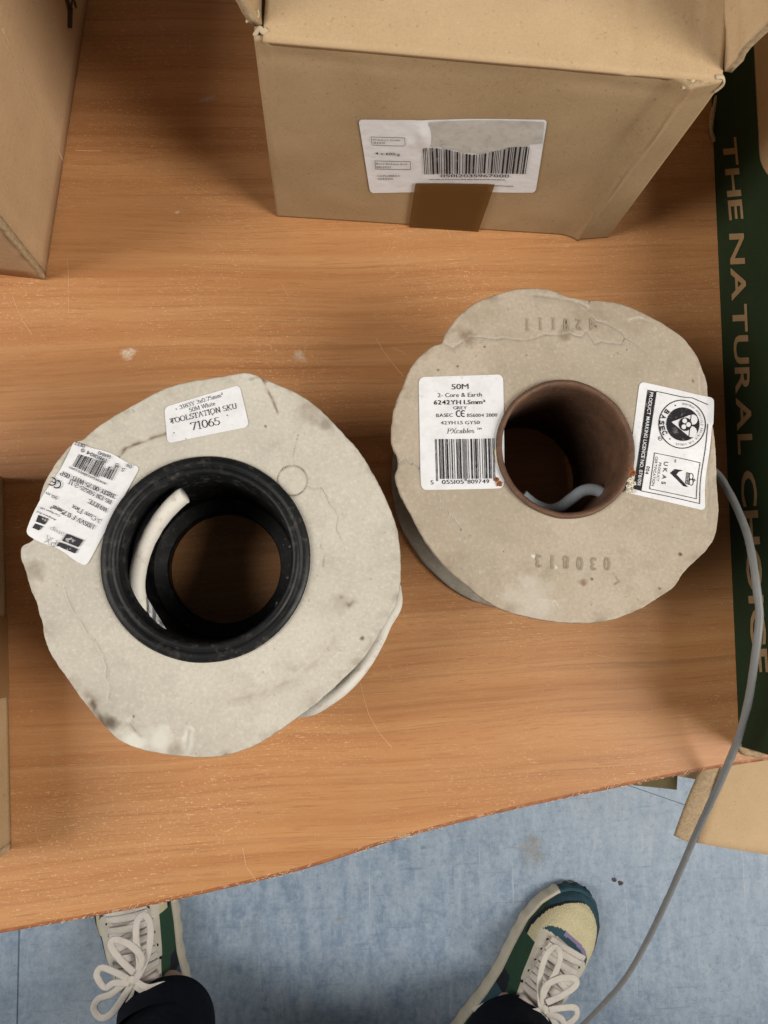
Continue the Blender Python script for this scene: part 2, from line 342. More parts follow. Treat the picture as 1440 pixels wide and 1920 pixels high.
# serif stroke letters: polylines in a 0..w x 0..1 box; broad-nib widths give thick stems and thin bars
def arc(cx,cy,rx,ry,a0,a1,n=12): return [(cx+rx*math.cos(math.radians(a0+(a1-a0)*i/n)),cy+ry*math.sin(math.radians(a0+(a1-a0)*i/n))) for i in range(n+1)]
def sf(x,y,w=.13): return [(x-w,y),(x+w,y)]
SER={
 '0':(.55,[arc(.27,.5,.22,.48,0,360,24)]),
 '1':(.45,[[(.24,0),(.24,.98)],[(.24,.98),(.08,.86)],sf(.24,0)]),
 '2':(.55,[arc(.27,.72,.20,.25,170,-30)+[(.06,.03)],[(.06,.03),(.48,.03)],[(.48,.03),(.5,.14)]]),
 '3':(.55,[arc(.25,.75,.18,.22,160,-90),arc(.25,.28,.21,.26,90,-160)]),
 '4':(.55,[[(.36,0),(.36,.98)],[(.36,.98),(.04,.3)],[(.04,.3),(.52,.3)]]),
 '5':(.55,[[(.14,.95),(.46,.95)],[(.14,.95),(.10,.55)],arc(.22,.32,.24,.28,105,-140)]),
 '6':(.55,[arc(.28,.30,.21,.28,0,360,22),arc(.50,.30,.43,.66,180,108)]),
 '7':(.55,[[(.05,.95),(.50,.95)],[(.50,.95),(.20,0)],[(.05,.95),(.04,.82)]]),
 '8':(.55,[arc(.27,.74,.17,.22,0,360,20),arc(.27,.26,.21,.26,0,360,20)]),
 '9':(.55,[arc(.26,.70,.21,.28,0,360,22),arc(.04,.70,.43,.66,0,-72)]),
 'T':(.65,[[(.32,0),(.32,.96)],[(.03,.96),(.61,.96)],sf(.32,0),[(.03,.96),(.02,.80)],[(.61,.96),(.62,.80)]]),
 'O':(.75,[arc(.36,.5,.31,.49,0,360,24)]), 'L':(.62,[[(.15,0),(.15,1)],[(.05,.02),(.56,.02)],sf(.15,1,.12),[(.56,.02),(.58,.2)]]),
 'S':(.55,[arc(.27,.74,.20,.23,40,270),arc(.27,.27,.22,.25,90,-150)]),
 'A':(.72,[[(.36,1),(.62,0)],[(.36,1),(.08,0)],[(.18,.35),(.53,.35)],sf(.08,0,.08),sf(.62,0,.1)]),
 'I':(.34,[[(.17,0),(.17,1)],sf(.17,0),sf(.17,1)]),
 'N':(.75,[[(.14,0),(.14,1)],[(.14,1),(.60,0)],[(.60,0),(.60,1)],sf(.14,0,.1),sf(.6,1,.1),sf(.1,1,.06)]),
 'K':(.72,[[(.15,0),(.15,1)],[(.15,.42),(.58,1)],[(.27,.55),(.62,0)],sf(.15,0),sf(.15,1),sf(.58,1,.1),sf(.62,0,.1)]),
 'U':(.74,[[(.15,1),(.15,.3)],arc(.37,.30,.22,.28,180,360),[(.59,.3),(.59,1)],sf(.15,1,.12),sf(.59,1,.1)]),
 'Y':(.70,[[(.35,0),(.35,.48)],[(.08,1),(.35,.48)],[(.62,1),(.35,.48)],sf(.35,0),sf(.08,1,.08),sf(.62,1,.08)]),
 'M':(.9,[[(.12,0),(.14,1)],[(.14,1),(.44,.05)],[(.44,.05),(.74,1)],[(.74,1),(.76,0)],sf(.12,0,.1),sf(.76,0,.1)]),
 'W':(.95,[[(.06,1),(.26,0)],[(.26,0),(.47,1)],[(.47,1),(.67,0)],[(.67,0),(.88,1)],sf(.06,1,.08),sf(.88,1,.08)]),
 'H':(.75,[[(.14,0),(.14,1)],[(.60,0),(.60,1)],[(.14,.5),(.6,.5)],sf(.14,0,.1),sf(.6,0,.1),sf(.14,1,.1),sf(.6,1,.1)]),
 'E':(.62,[[(.14,0),(.14,1)],[(.05,.98),(.54,.98)],[(.14,.5),(.42,.5)],[(.05,.02),(.56,.02)],[(.56,.02),(.58,.18)],[(.54,.98),(.55,.82)]]),
 'B':(.66,[[(.14,0),(.14,1)],[(.05,.98),(.35,.98)]+arc(.33,.75,.2,.23,90,-90),[(.14,.5),(.35,.52)]+arc(.35,.26,.23,.25,90,-90)+[(.05,.02)]]),
 'V':(.70,[[(.06,1),(.34,0)],[(.34,0),(.62,1)],sf(.06,1,.08),sf(.62,1,.08)]),
 'F':(.58,[[(.14,0),(.14,1)],[(.05,.98),(.52,.98)],[(.14,.5),(.4,.5)],sf(.14,0),[(.52,.98),(.53,.82)]]),
 'P':(.60,[[(.14,0),(.14,1)],[(.05,.98),(.35,.98)]+arc(.33,.73,.2,.25,90,-90)+[(.14,.48)],sf(.14,0)]),
 'X':(.72,[[(.08,1),(.62,0)],[(.62,1),(.08,0)],sf(.08,1,.08),sf(.62,1,.08),sf(.08,0,.08),sf(.62,0,.08)]),
 'C':(.68,[arc(.36,.5,.31,.49,45,315,20),[(.58,.84),(.6,.7)]]),
 'R':(.68,[[(.14,0),(.14,1)],[(.05,.98),(.35,.98)]+arc(.33,.75,.2,.23,90,-90)+[(.14,.5)],[(.3,.5),(.62,0)],sf(.14,0)]),
 'm':(.80,[[(.12,0),(.12,.62)],arc(.25,.42,.13,.2,160,0)+[(.38,0)],arc(.51,.42,.13,.2,160,0)+[(.64,0)],sf(.12,0,.08),sf(.38,0,.08),sf(.64,0,.08)]),
 'x':(.5,[[(.06,.64),(.42,0)],[(.42,.64),(.06,0)],sf(.06,.64,.06),sf(.42,0,.06)]),
 'h':(.52,[[(.12,0),(.12,1)],arc(.26,.42,.14,.2,160,0)+[(.40,0)],sf(.12,0,.08),sf(.40,0,.08)]),
 'i':(.28,[[(.14,0),(.14,.62)],sf(.14,0,.08),[(.12,.86),(.16,.86)]]),
 't':(.34,[[(.14,.85),(.14,.15)]+arc(.22,.13,.08,.12,180,300,5),[(.03,.62),(.28,.62)]]),
 'e':(.48,[arc(.23,.32,.17,.31,0,320,18),[(.06,.34),(.40,.34)]]), 'o':(.5,[arc(.24,.32,.18,.32,0,360,18)]),
 'r':(.38,[[(.12,0),(.12,.62)],arc(.24,.42,.12,.2,160,40,5),sf(.12,0,.08)]),
 'l':(.28,[[(.13,0),(.13,1)],sf(.13,0,.08)]), 'c':(.45,[arc(.23,.32,.17,.31,45,315,14)]),
 'a':(.48,[arc(.20,.2,.13,.19,0,360,14),[(.34,0),(.34,.45)]+arc(.21,.45,.13,.18,0,150,6)]),
 'b':(.52,[[(.1,0),(.1,1)],arc(.26,.31,.15,.31,0,360,16)]), 's':(.4,[arc(.19,.47,.12,.15,40,260,8),arc(.19,.16,.14,.16,80,-150,8)]),
 '.':(.25,[[(.1,.02),(.15,.06)]]), '-':(.35,[[(.04,.33),(.28,.33)]]), ' ':(.3,[]), '\u00b2':(.32,[arc(.14,.85,.10,.12,160,-30,6)+[(.04,.5),(.27,.5)]]),
}
class Print:
    def __init__(s): s.v=[]; s.f=[]; s.mi=[]; s.lv=[]
    def tri(s,pts,faces,mi=0,lv=0):
        b=len(s.v); s.v+=pts; s.lv+=[lv]*len(pts)
        for f in faces: s.f.append(tuple(i+b for i in f)); s.mi.append(mi)
    def line(s,pts,wd,mi=0,lv=0,closed=False,dens=6):
        pts=list(pts)
        if closed: pts.append(pts[0])
        for (x0,y0),(x1,y1) in zip(pts,pts[1:]):
            L=math.hypot(x1-x0,y1-y0)
            if L<1e-6: continue
            nx,ny=-(y1-y0)/L*wd/2,(x1-x0)/L*wd/2; ex,ey=(x1-x0)/L*wd*.3,(y1-y0)/L*wd*.3
            x0-=ex;y0-=ey;x1+=ex;y1+=ey
            k=max(1,int(L/dens)); P_=[]
            for i in range(k+1):
                t=i/k; x=x0+(x1-x0)*t; y=y0+(y1-y0)*t
                P_+=[(x+nx,y+ny),(x-nx,y-ny)]
            s.tri(P_,[(2*i,2*i+1,2*i+3,2*i+2) for i in range(k)],mi,lv)
    def poly(s,pts,mi=0,lv=0): s.tri(list(pts),[tuple(range(len(pts)))],mi,lv)
    def quadgrid(s,a,b,c,d,nu,nv,mi=0,lv=0):
        P_=[]
        for j in range(nv+1):
            for i in range(nu+1):
                u=i/nu; v=j/nv
                P_.append(tuple((a[k]*(1-u)+b[k]*u)*(1-v)+(d[k]*(1-u)+c[k]*u)*v for k in (0,1)))
        s.tri(P_,[(j*(nu+1)+i,j*(nu+1)+i+1,(j+1)*(nu+1)+i+1,(j+1)*(nu+1)+i) for j in range(nv) for i in range(nu)],mi,lv)
    def disc(s,cx,cy,rx,ry=None,mi=0,lv=0,n=40):
        ry=ry or rx; s.tri([(cx,cy)]+[(cx+rx*math.cos(2*math.pi*i/n),cy+ry*math.sin(2*math.pi*i/n)) for i in range(n)],[(0,1+i,1+(i+1)%n) for i in range(n)],mi,lv)
    def ring(s,cx,cy,rx,ry,wd,mi=0,lv=0,n=64): s.line([(cx+rx*math.cos(2*math.pi*i/n),cy+ry*math.sin(2*math.pi*i/n)) for i in range(n)],wd,mi,lv,True)
    def text(s,txt,p0,p1,cap,bold=0.0,mi=0,lv=0,shear=0):
        """text whose mid-height line runs from p0 to p1 (pixels), capital height cap"""
        adv=0; items=[]
        for ch in txt:
            if ch==' ': adv+=.30; continue
            vs,fs=glyph(ch,bold)
            xs=[v[0] for v in vs]; x0=min(xs); x1=max(xs)
            items.append((vs,fs,adv-x0)); adv+=x1-x0+.075
            if ch in '1I': adv+=.03
        W=adv-.075; L=math.hypot(p1[0]-p0[0],p1[1]-p0[1]); dx,dy=(p1[0]-p0[0])/L,(p1[1]-p0[1])/L
        ux,uy=dy,-dx; kx=L/W; ky=cap/.73
        for vs,fs,o in items:
            s.tri([(p0[0]+dx*((x+o)*kx+shear*y*ky)+ux*(y*ky-cap/2),p0[1]+dy*((x+o)*kx+shear*y*ky)+uy*(y*ky-cap/2)) for x,y in vs],fs,mi,lv)
    def serif(s,txt,p0,p1,cap,thick=.14,thin=.055,mi=0,lv=0,shear=0):
        W=sum(SER[c][0] for c in txt); L=math.hypot(p1[0]-p0[0],p1[1]-p0[1]); dx,dy=(p1[0]-p0[0])/L,(p1[1]-p0[1])/L
        ux,uy=dy,-dx; kx=L/W; ky=cap; adv=0
        for c in txt:
            for st in SER[c][1]:
                st=[(x+adv,y) for x,y in st]
                for a,b in zip(st,st[1:]):
                    lx=(b[0]-a[0])*kx; ly=(b[1]-a[1])*ky; l=math.hypot(lx,ly)+1e-9
                    k=abs(ly)/l
                    if ly*lx>0 and len(st)==2 and c in 'AVWMKXYN': k*=.45
                    wd=cap*(thin+(thick-thin)*k)
                    q=[(p0[0]+dx*(x*kx+shear*y*ky)+ux*(y*ky-cap/2),p0[1]+dy*(x*kx+shear*y*ky)+uy*(y*ky-cap/2)) for x,y in (a,b)]
                    s.line(q,wd,mi,lv,dens=99)
            adv+=SER[c][0]
    def bars(s,widths,a,b,c,d,mi=0,lv=0,topf=None,botf=None,nseg=10):
        """widths: list of (is_bar,width); quad a(TL) b(TR) c(BR) d(BL)"""
        T=sum(w_ for _,w_ in widths); x=0; idx=0
        for isb,w_ in widths:
            if isb:
                u0=x/T+.04*w_/T; u1=(x+w_)/T-.04*w_/T; um=(u0+u1)/2
                v0=topf(um) if topf else 0; v1=botf(idx,um) if botf else 1
                def pt(u,v): return tuple((a[k]*(1-u)+b[k]*u)*(1-v)+(d[k]*(1-u)+c[k]*u)*v for k in (0,1))
                s.quadgrid(pt(u0,v0),pt(u1,v0),pt(u1,v1),pt(u0,v1),1,nseg,mi,lv)
            x+=w_; idx+=1
    def build(s,name,mats,parent,S,lift=.00022):
        vs=[S(x,y,lift+l*.00012) for (x,y),l in zip(s.v,s.lv)]
        return mesh(name,vs,s.f,mats,parent,False,s.mi)
def Z(off,sc_):                       # zoomed crop coordinates -> photo pixels
    return lambda x,y: (off[0]+x/sc_, off[1]+y/sc_)
def ean13(code):
    Lc=['0001101','0011001','0010011','0111101','0100011','0110001','0101111','0111011','0110111','0001011']
    par=['LLLLLL','LLGLGG','LLGGLG','LLGGGL','LGLLGG','LGGLLG','LGGGLL','LGLGLG','LGLGGL','LGGLGL'][int(code[0])]
    s='101'
    for ch,p in zip(code[1:7],par):
        c=Lc[int(ch)]
        s+= c if p=='L' else ''.join('1' if q=='0' else '0' for q in c)[::-1]
    s+='01010'
    for ch in code[7:]: s+=''.join('1' if q=='0' else '0' for q in Lc[int(ch)])
    return [(q=='1',1) for q in s+'101']
def runs(l):
    out=[]; pos=0
    for b,w_ in l:
        if out and out[-1][0]==b: out[-1][1]+=w_
        else: out.append([b,w_,pos])
        pos+=w_
    return out
def itf(code):
    D=['nnwwn','wnnnw','nwnnw','wwnnn','nnwnw','wnwnn','nwwnn','nnnww','wnnwn','nwnwn']; k={'n':1,'w':2.6}
    out=[(True,1),(False,1),(True,1),(False,1)]
    for i in range(0,len(code),2):
        for p,q in zip(D[int(code[i])],D[int(code[i+1])]): out+=[(True,k[p]),(False,k[q])]
    return out+[(True,2.6),(False,1),(True,1)]
def label_mesh(name,corners,S,mat_,parent,rad=.08,n=(36,26),lift=.00012,curl=None,shape=None):
    """rounded rectangle sticker between four pixel corners (TL TR BR BL)"""
    a,b,c,d=corners; W=math.hypot(b[0]-a[0],b[1]-a[1]); H=math.hypot(d[0]-a[0],d[1]-a[1])
    r=rad*min(W,H); vs=[]
    for j in range(n[1]+1):
        for i in range(n[0]+1):
            x=i/n[0]*W; y=j/n[1]*H
            cx=min(max(x,r),W-r); cy=min(max(y,r),H-r); dd=math.hypot(x-cx,y-cy)
            if dd>r and (cx!=x and cy!=y): x=cx+(x-cx)*r/dd; y=cy+(y-cy)*r/dd
            u=x/W; v=y/H
            if shape: u,v=shape(u,v)
            p=tuple((a[k]*(1-u)+b[k]*u)*(1-v)+(d[k]*(1-u)+c[k]*u)*v for k in (0,1))
            vs.append(S(p[0],p[1],lift+(curl(u,v) if curl else 0)))
    fs=[(j*(n[0]+1)+i,(j+1)*(n[0]+1)+i,(j+1)*(n[0]+1)+i+1,j*(n[0]+1)+i+1) for j in range(n[1]) for i in range(n[0])]
    return mesh(name,vs,fs,mat_,parent,True)
# ------------------------------------------------------------------ the setting: floor
FZ=-0.71
fl=mesh('floor',[(-4,-4,FZ),(4,-4,FZ),(4,4,FZ),(-4,4,FZ)],[(0,1,2,3)],M['floor']); fl['kind']='structure'
seam=m_ink('seam_line',.4,(.10,.14,.20),(.2,.27,.36))
def strip(pts,wd,z0,name,mt,parent=None):
    pr=Print()
    pr.line(pts,wd,dens=30); o=pr.build(name,[mt],parent,lambda x,y,l:P(x,y,z0)); return o
s=strip([(38,1640),(28,2060)],1.6,FZ+.0008,'floor_seam',seam); s['kind']='structure'
s=strip([(1040,1425),(1330,1525),(1520,1590)],1.3,FZ+.0008,'floor_seam',seam); s['kind']='structure'
# ------------------------------------------------------------------ desk
front=[(-500,1800),(-300,1792),(-100,1770),(0,1752),(140,1727),(280,1700),(480,1655),(590,1626),(700,1590),(800,1561),(900,1535),(1020,1507),(1150,1480),(1300,1450),(1440,1427),(1640,1402),(1900,1385)]
desk=thing('desk','orange beech laminate desk with a wavy worn front edge, carrying the reels and boxes','desk',(0,.1,FZ))
edge=crom([P(x,y,0) for x,y in front],10)
EB=.0022
def offs(poly,k):
    out=[]
    for i,p in enumerate(poly):
        t=(poly[min(i+1,len(poly)-1)]-poly[max(i-1,0)]).normalized(); out.append(p+Vector((-t.y,t.x,0))*k)
    return out
inner=offs(edge,EB)
back=.55
vs=[tuple(p) for p in inner]+[(inner[-1].x,back,0),(inner[0].x,back,0)]
n=len(vs); vs2=vs+[(x,y,-.024) for x,y,z in vs]
fs=[tuple(range(n)),tuple(range(2*n-1,n-1,-1))]+[(i,i+n,(i+1)%n+n,(i+1)%n) for i in range(n)]
fixn(mesh('desktop',vs2,fs,M['wood'],desk))
# rounded edge band
prof=[(0.0,.00005)]+[(EB*math.sin(a),-EB*(1-math.cos(a))+.00005) for a in [math.pi/2*k/5 for k in range(1,6)]]+[(EB,-.023),(0,-.024)]
vs=[];fs=[];m_=len(prof)
for i,p in enumerate(inner):
    t=(inner[min(i+1,len(inner)-1)]-inner[max(i-1,0)]).normalized(); nn=Vector((t.y,-t.x,0))
    for o_,z in prof:
        jit=.00012*noise.noise(p*260) if 0<o_ else 0
        vs.append(p+nn*(o_+jit)+Vector((0,0,z)))
for i in range(len(inner)-1):
    for j in range(m_-1):
        a=i*m_+j; fs.append((a,a+1,a+1+m_,a+m_))
fixn(mesh('edge_band',vs,fs,M['edge'],desk,True))
for x0 in (inner[0].x+.03, inner[-1].x-.06):
    yb=.45; yf=-.05; z0,z1=FZ,-.0245
    v=[(x0,yf,z0),(x0+.025,yf,z0),(x0+.025,yb,z0),(x0,yb,z0),(x0,yf,z1),(x0+.025,yf,z1),(x0+.025,yb,z1),(x0,yb,z1)]
    fixn(mesh('panel_leg',v,[(0,1,2,3),(4,5,6,7),(0,1,5,4),(1,2,6,5),(2,3,7,6),(3,0,4,7)],M['wood'],desk))
# wear: chipped pale flecks along the front edge, scratches and paint smears
pale=m_ink('pale_wear',.7,(.74,.53,.36),(.56,.29,.13)); faint=m_ink('faint_scratch',.85,(.62,.37,.20),(.52,.25,.105)); smear=m_ink('grey_smear',.9,(.42,.38,.34),(.50,.24,.10)); paint=m_ink('pale_smear',.85,(.60,.50,.38),(.52,.26,.11))
pr=Print()
rnd=random.Random(3)
E2=crom([(x,y,0) for x,y in front],10)
for i in range(620):
    k=rnd.randrange(30,len(E2)-22); p=E2[k]; q=E2[k+1]
    dens=fbm(p.x*.006,2.2)+.25
    if rnd.random()>max(.1,dens*1.6): continue
    dy=-(1.5+abs(rnd.gauss(0,1))*4*max(.3,dens)); dx=rnd.uniform(-8,8)
    l=rnd.uniform(2,9); a=math.radians(rnd.uniform(-70,10)); x=p.x+dx; y=p.y+dy-(dx*(-.25))
    pr.line([(x,y),(x+l*.5*math.cos(a),y+l*.5*math.sin(a)+rnd.uniform(-.5,.5)),(x+l*math.cos(a),y+l*math.sin(a))],rnd.uniform(.3,.75),0,0)
pr.build('edge_chips',[pale],desk,lambda x,y,l:P(x,y,.0001+l*.1))['kind']='stuff'
pr=Print()
def scratch(pts,w_=.8): pr.line([ (x+rnd.uniform(-.4,.4),y+rnd.uniform(-.4,.4)) for x,y in pts],w_)
scratch([(142,281),(165,283),(190,283)],1.6); scratch([(24,556),(32,578),(42,602),(60,628)],1.0); scratch([(126,485),(128,510),(128,590)],.8)
scratch([(706,635),(720,660),(740,686),(757,705)],1.1); scratch([(735,652),(760,662)],.7); scratch([(672,1268),(680,1300),(692,1340),(712,1375),(735,1402)],1.0)
scratch([(704,1231),(728,1218)],.8); scratch([(455,1590),(462,1625),(480,1650)],1.2); scratch([(838,430),(845,446)],1.0); scratch([(850,428),(853,440)],.8)
scratch([(1160,1262),(1158,1300)],.5); scratch([(60,1180),(110,1195)],.6); scratch([(700,1300),(760,1298)],.4)
for i in range(70):
    x=rnd.uniform(20,1330); y=rnd.uniform(430,1650); l=rnd.uniform(5,26); a=math.radians(rnd.choice([rnd.gauss(0,12),rnd.uniform(0,180)]))
    scratch([(x,y),(x+l*.5*math.cos(a),y+l*.5*math.sin(a)),(x+l*math.cos(a),y+l*math.sin(a))],rnd.uniform(.3,.6))
pr.build('scratches',[faint],desk,lambda x,y,l:P(x,y,.0001))['kind']='stuff'
def blot(cx,cy,rx,ry,mt,seed,n=40,rot=0):
    pts=[]
    for i in range(n):
        a=2*math.pi*i/n; k=1+.75*fbm(math.cos(a)*2.2+seed,math.sin(a)*2.2)
        x=rx*k*math.cos(a); y=ry*k*math.sin(a)
        pts.append((cx+x*math.cos(rot)-y*math.sin(rot),cy+x*math.sin(rot)+y*math.cos(rot)))
    return pts
# ------------------------------------------------------------------ reels
def polar_outline(pts,c,z,N,seed,rag=.00022):
    w_=[P(x,y,z)-c for x,y in pts]
    w_=[v for v in crom([(v.x,v.y,0) for v in w_],6,True)]
    ar=sorted((math.atan2(v.y,v.x),math.hypot(v.x,v.y)) for v in w_)
    A=[a for a,_ in ar]; R=[r for _,r in ar]
    A=[A[-1]-2*math.pi]+A+[A[0]+2*math.pi]; R=[R[-1]]+R+[R[0]]
    out=[]; j=0
    for i in range(N):
        a=-math.pi+2*math.pi*i/N
        while A[j+1]<a: j+=1
        t=(a-A[j])/max(1e-9,A[j+1]-A[j]); r=R[j]+(R[j+1]-R[j])*t
        r+=rag*fbm(math.cos(a)*18+seed,math.sin(a)*18,0,5)
        out.append((a,r))
    return out
def segdist(p,pts):
    best=9e9
    for a,b in zip(pts,pts[1:]):
        ab=b-a; t=max(0,min(1,(p-a).dot(ab)/max(1e-12,ab.length_squared))); d=(a+ab*t-p).length_squared
        if d<best: best=d
    return math.sqrt(best)
def flange(name,parent,c,z,outline,rin,mt,warp,lines,blots,NR=110,thick=.0019,edge_mat=None):
    """lines: (world pts, width, brown, dark, pale, step)  blots: (centre, radius, brown, dark, pale)"""
    N=len(outline); vs=[]; marks=[]
    boxes=[]
    for L in lines:
        xs=[p.x for p in L[0]]; ys=[p.y for p in L[0]]; m__=L[1]*4+.002; boxes.append((min(xs)-m__,max(xs)+m__,min(ys)-m__,max(ys)+m__))
    for i,(a,R) in enumerate(outline):
        ca,sa=math.cos(a),math.sin(a)
        for k in range(NR+1):
            t=k/NR; r=rin+(R-rin)*t
            p=Vector((c.x+ca*r,c.y+sa*r,0)); dz=warp(p.x,p.y)
            if R-r<.0006: dz-=.0003*(1-(R-r)/.0006)**2
            b=d=pl=0
            for (pts,wd,B,D,PL,step),bx in zip(lines,boxes):
                if bx[0]<p.x<bx[1] and bx[2]<p.y<bx[3]:
                    wob=1+.5*noise.noise(p*300); q=segdist(p,pts)/(wd*wob)
                    if q<4:
                        g_=math.exp(-q*q); brk=min(1,max(.15,.75+1.3*noise.noise(p*220)))
                        g2=math.exp(-(q/2.6)**2)
                        b=max(b,B*g2*brk); d=max(d,D*g_*brk); pl=max(pl,PL*math.exp(-((q-1.3)/1.0)**2)*brk); dz-=step*math.exp(-(q/1.6)**2)
            for cc,rr,B,D,PL in blots:
                q=(p-cc).length/rr
                if q<2:
                    g_=max(0,1-q*(1+.6*fbm(p.x*160,p.y*160)))
                    g_=min(1,g_*1.6); b=max(b,B*g_); d=max(d,D*g_); pl=max(pl,PL*g_)
            e=(R-r)
            if e<.006:
                q=max(0,fbm(p.x*130,p.y*130,3)+.15)*max(0,1-e/.006); b=max(b,.45*q); d=max(d,.25*q*q)
            vs.append((p.x,p.y,z+dz)); marks.append((b,d,pl,1))
    fs=[]
    for i in range(N):
        j=(i+1)%N
        for k in range(NR): fs.append((i*(NR+1)+k,i*(NR+1)+k+1,j*(NR+1)+k+1,j*(NR+1)+k))
    base=len(vs); 
    for i,(a,R) in enumerate(outline):
        x,y,zz=vs[i*(NR+1)+NR]
        for q,(dr,dz) in enumerate(((.0002,-.0005),(.0000,-.0009),(.0003,-.0014),(0,-thick))):
            rr=R+dr*(1+fbm(math.cos(a)*30,math.sin(a)*30,q)) ; vs.append((c.x+math.cos(a)*rr,c.y+math.sin(a)*rr,zz+dz)); marks.append((.3,.1,0,1))
        vs.append((c.x+math.cos(a)*rin,c.y+math.sin(a)*rin,z-thick)); marks.append((0,0,0,1))
    for i in range(N):
        j=(i+1)%N; a0=i*(NR+1)+NR; b0=j*(NR+1)+NR; A=base+i*5; B=base+j*5
        fs.append((a0,A,B,b0))
        for q in range(4): fs.append((A+q,A+q+1,B+q+1,B+q))
        fs.append((A+4,i*(NR+1),j*(NR+1),B+4))
    o=mesh(name,vs,fs,mt,parent,True)
    ca_=o.data.color_attributes.new('mark','FLOAT_COLOR','POINT'); ca_.data.foreach_set('color',[x for m__ in marks for x in m__])
    return fixn(o)
def helix(c,r,z0,z1,rc,wob=.0006):
    pts=[]; turns=(z1-z0)/(2*rc*1.02); n_=int(turns*48)
    for i in range(n_+1):
        a=2*math.pi*i/48; t=i/n_
        rr=r+wob*math.sin(i*.37)+.0007*noise.noise(Vector((i*.05,r*90,1)))
        pts.append(Vector((c.x+rr*math.cos(a),c.y+rr*math.sin(a),z0+(z1-z0)*t)))
    return tube_data(pts,rc,seg=8,n=1)
gauss=lambda p,cx,cy,s_: math.exp(-((p[0]-cx)**2+(p[1]-cy)**2)/(s_*s_))
# ---- reel with the black hub and white flex
H1=.076
c1=P(388,1046,H1); U1=(CAMH-H1)/FPX          # metres per pixel at that height
out1px=[(454,700),(477,704),(500,713),(540,729),(575,748),(608,776),(642,812),(675,850),(705,900),(727,945),(743,990),(750,1040),(750,1085),(745,1125),(734,1148),(709,1191),(679,1237),(638,1279),(598,1315),(567,1338),(542,1356),(501,1384),(461,1404),(405,1418),(354,1418),(304,1412),(263,1404),(223,1388),(192,1361),(164,1333),(139,1303),(111,1262),(91,1227),(78,1191),(76,1174),(68,1150),(60,1125),(50,1100),(43,1065),(37,1045),(40,1024),(56,1016),(66,1003),(62,975),(71,951),(79,915),(92,889),(108,863),(125,842),(144,827),(156,823),(183,799),(213,778),(258,753),(307,729),(356,716),(405,708)]
f1=[P(x,y,H1) for x,y in ((130,1290),(60,1120),(230,760),(640,1280),(300,1400),(480,700))]
def warp1(x,y):
    z=.0005*fbm(x*22,y*22,.3,2)+.0014*fbm(x*9,y*9,5,2)
    z-=.0052*gauss((x,y),f1[0].x,f1[0].y,.020)+.0040*gauss((x,y),f1[1].x,f1[1].y,.016)+.0018*gauss((x,y),f1[2].x,f1[2].y,.018)
    z-=.0030*gauss((x,y),f1[3].x,f1[3].y,.018)-.0010*gauss((x,y),f1[4].x,f1[4].y,.010)-.0012*gauss((x,y),f1[5].x,f1[5].y,.008)
    d=math.hypot(x-c1.x,y-c1.y); return z*min(1,max(0,(d-.045)/.012))
W1=lambda pts:[P(x,y,H1).xy.to_3d() for x,y in pts]
circ=[(548+28*math.cos(a),901+28*math.sin(a)) for a in [2*math.pi*i/40 for i in range(41)]]
lines1=[(W1([(212,868),(226,850),(236,838),(262,829),(290,818),(312,812)]),.00038,.75,.55,0,.0005),
 (W1([(493,711),(500,728),(512,752),(520,772)]),.00028,.9,.35,0,.0002),
 (W1([(470,712),(485,706),(500,716)]),.0003,.5,.6,0,.0004),
 (W1([(559,814),(553,836),(549,857),(551,872)]),.00022,.35,.5,.3,.0003),
 (W1(circ),.00023,.35,.85,0,.0002),
 (W1([(577,912),(590,916),(603,915),(612,930),(617,944),(628,955),(634,968),(630,990),(640,1010)]),.00024,.3,.6,.5,.0004),
 (W1([(118,1100),(126,1125),(138,1148),(152,1166),(164,1190),(182,1211),(190,1232),(197,1252),(194,1270),(204,1290),(200,1310)]),.0004,.45,.18,.55,.0006),
 (W1([(440,1312),(476,1303),(520,1288),(562,1267),(590,1243),(613,1217),(632,1190)]),.0011,.30,.0,.2,.0004),
 (W1([(355,1370),(352,1392),(350,1402)]),.0011,.3,.15,.9,.0003),(W1([(242,1356),(252,1369),(262,1379)]),.0004,.7,.45,.5,.0005),
 (W1([(192,1361),(176,1334),(160,1310)]),.0013,.7,.65,0,.0006),
 (W1([(640,1120),(655,1135),(662,1128)]),.0006,.5,.6,0,.0),
 (W1([(600,1020),(608,1040),(606,1062)]),.0002,.3,.35,0,.0002)]
blots1=[(W1([(205,1355)])[0],.004,.5,.7,0),(W1([(330,1408)])[0],.005,.35,.15,.0),(W1([(250,1395)])[0],.008,.1,0,.9),(W1([(300,1385)])[0],.006,0,0,.7),
 (W1([(420,1210)])[0],.010,.12,0,0),(W1([(110,950)])[0],.010,.2,.1,0),(W1([(580,770)])[0],.008,.35,.1,0),(W1([(610,795)])[0],.004,.3,.3,0),(W1([(640,1130)])[0],.005,.15,.12,0),(W1([(60,1070)])[0],.006,.35,.2,0)]
rr_=random.Random(11)
for i in range(34): blots1.append((W1([(rr_.uniform(60,740),rr_.uniform(720,1400))])[0],rr_.uniform(.0004,.0011),.5,.8 if rr_.random()<.6 else 0,0 if rr_.random()<.7 else .9))
reel1=thing('cable_reel','pale grey board cable reel with a wide black plastic hub and white flex inside','cable reel',(c1.x,c1.y,0),'cable reels standing on the desk')
flange('top_flange',reel1,c1,H1,polar_outline(out1px,c1,H1,640,2),.0425,M['board1'],warp1,lines1,blots1)
N1=360; fb=[( -math.pi+2*math.pi*i/N1,.0800+.0008*fbm(math.cos(i*.05)*3,math.sin(i*.05)*3,9)) for i in range(N1)]
flange('bottom_flange',reel1,c1,.0027,fb,.0305,M['board1'],lambda x,y:0,[],[],NR=14)
R0=190*U1; R1_=157*U1
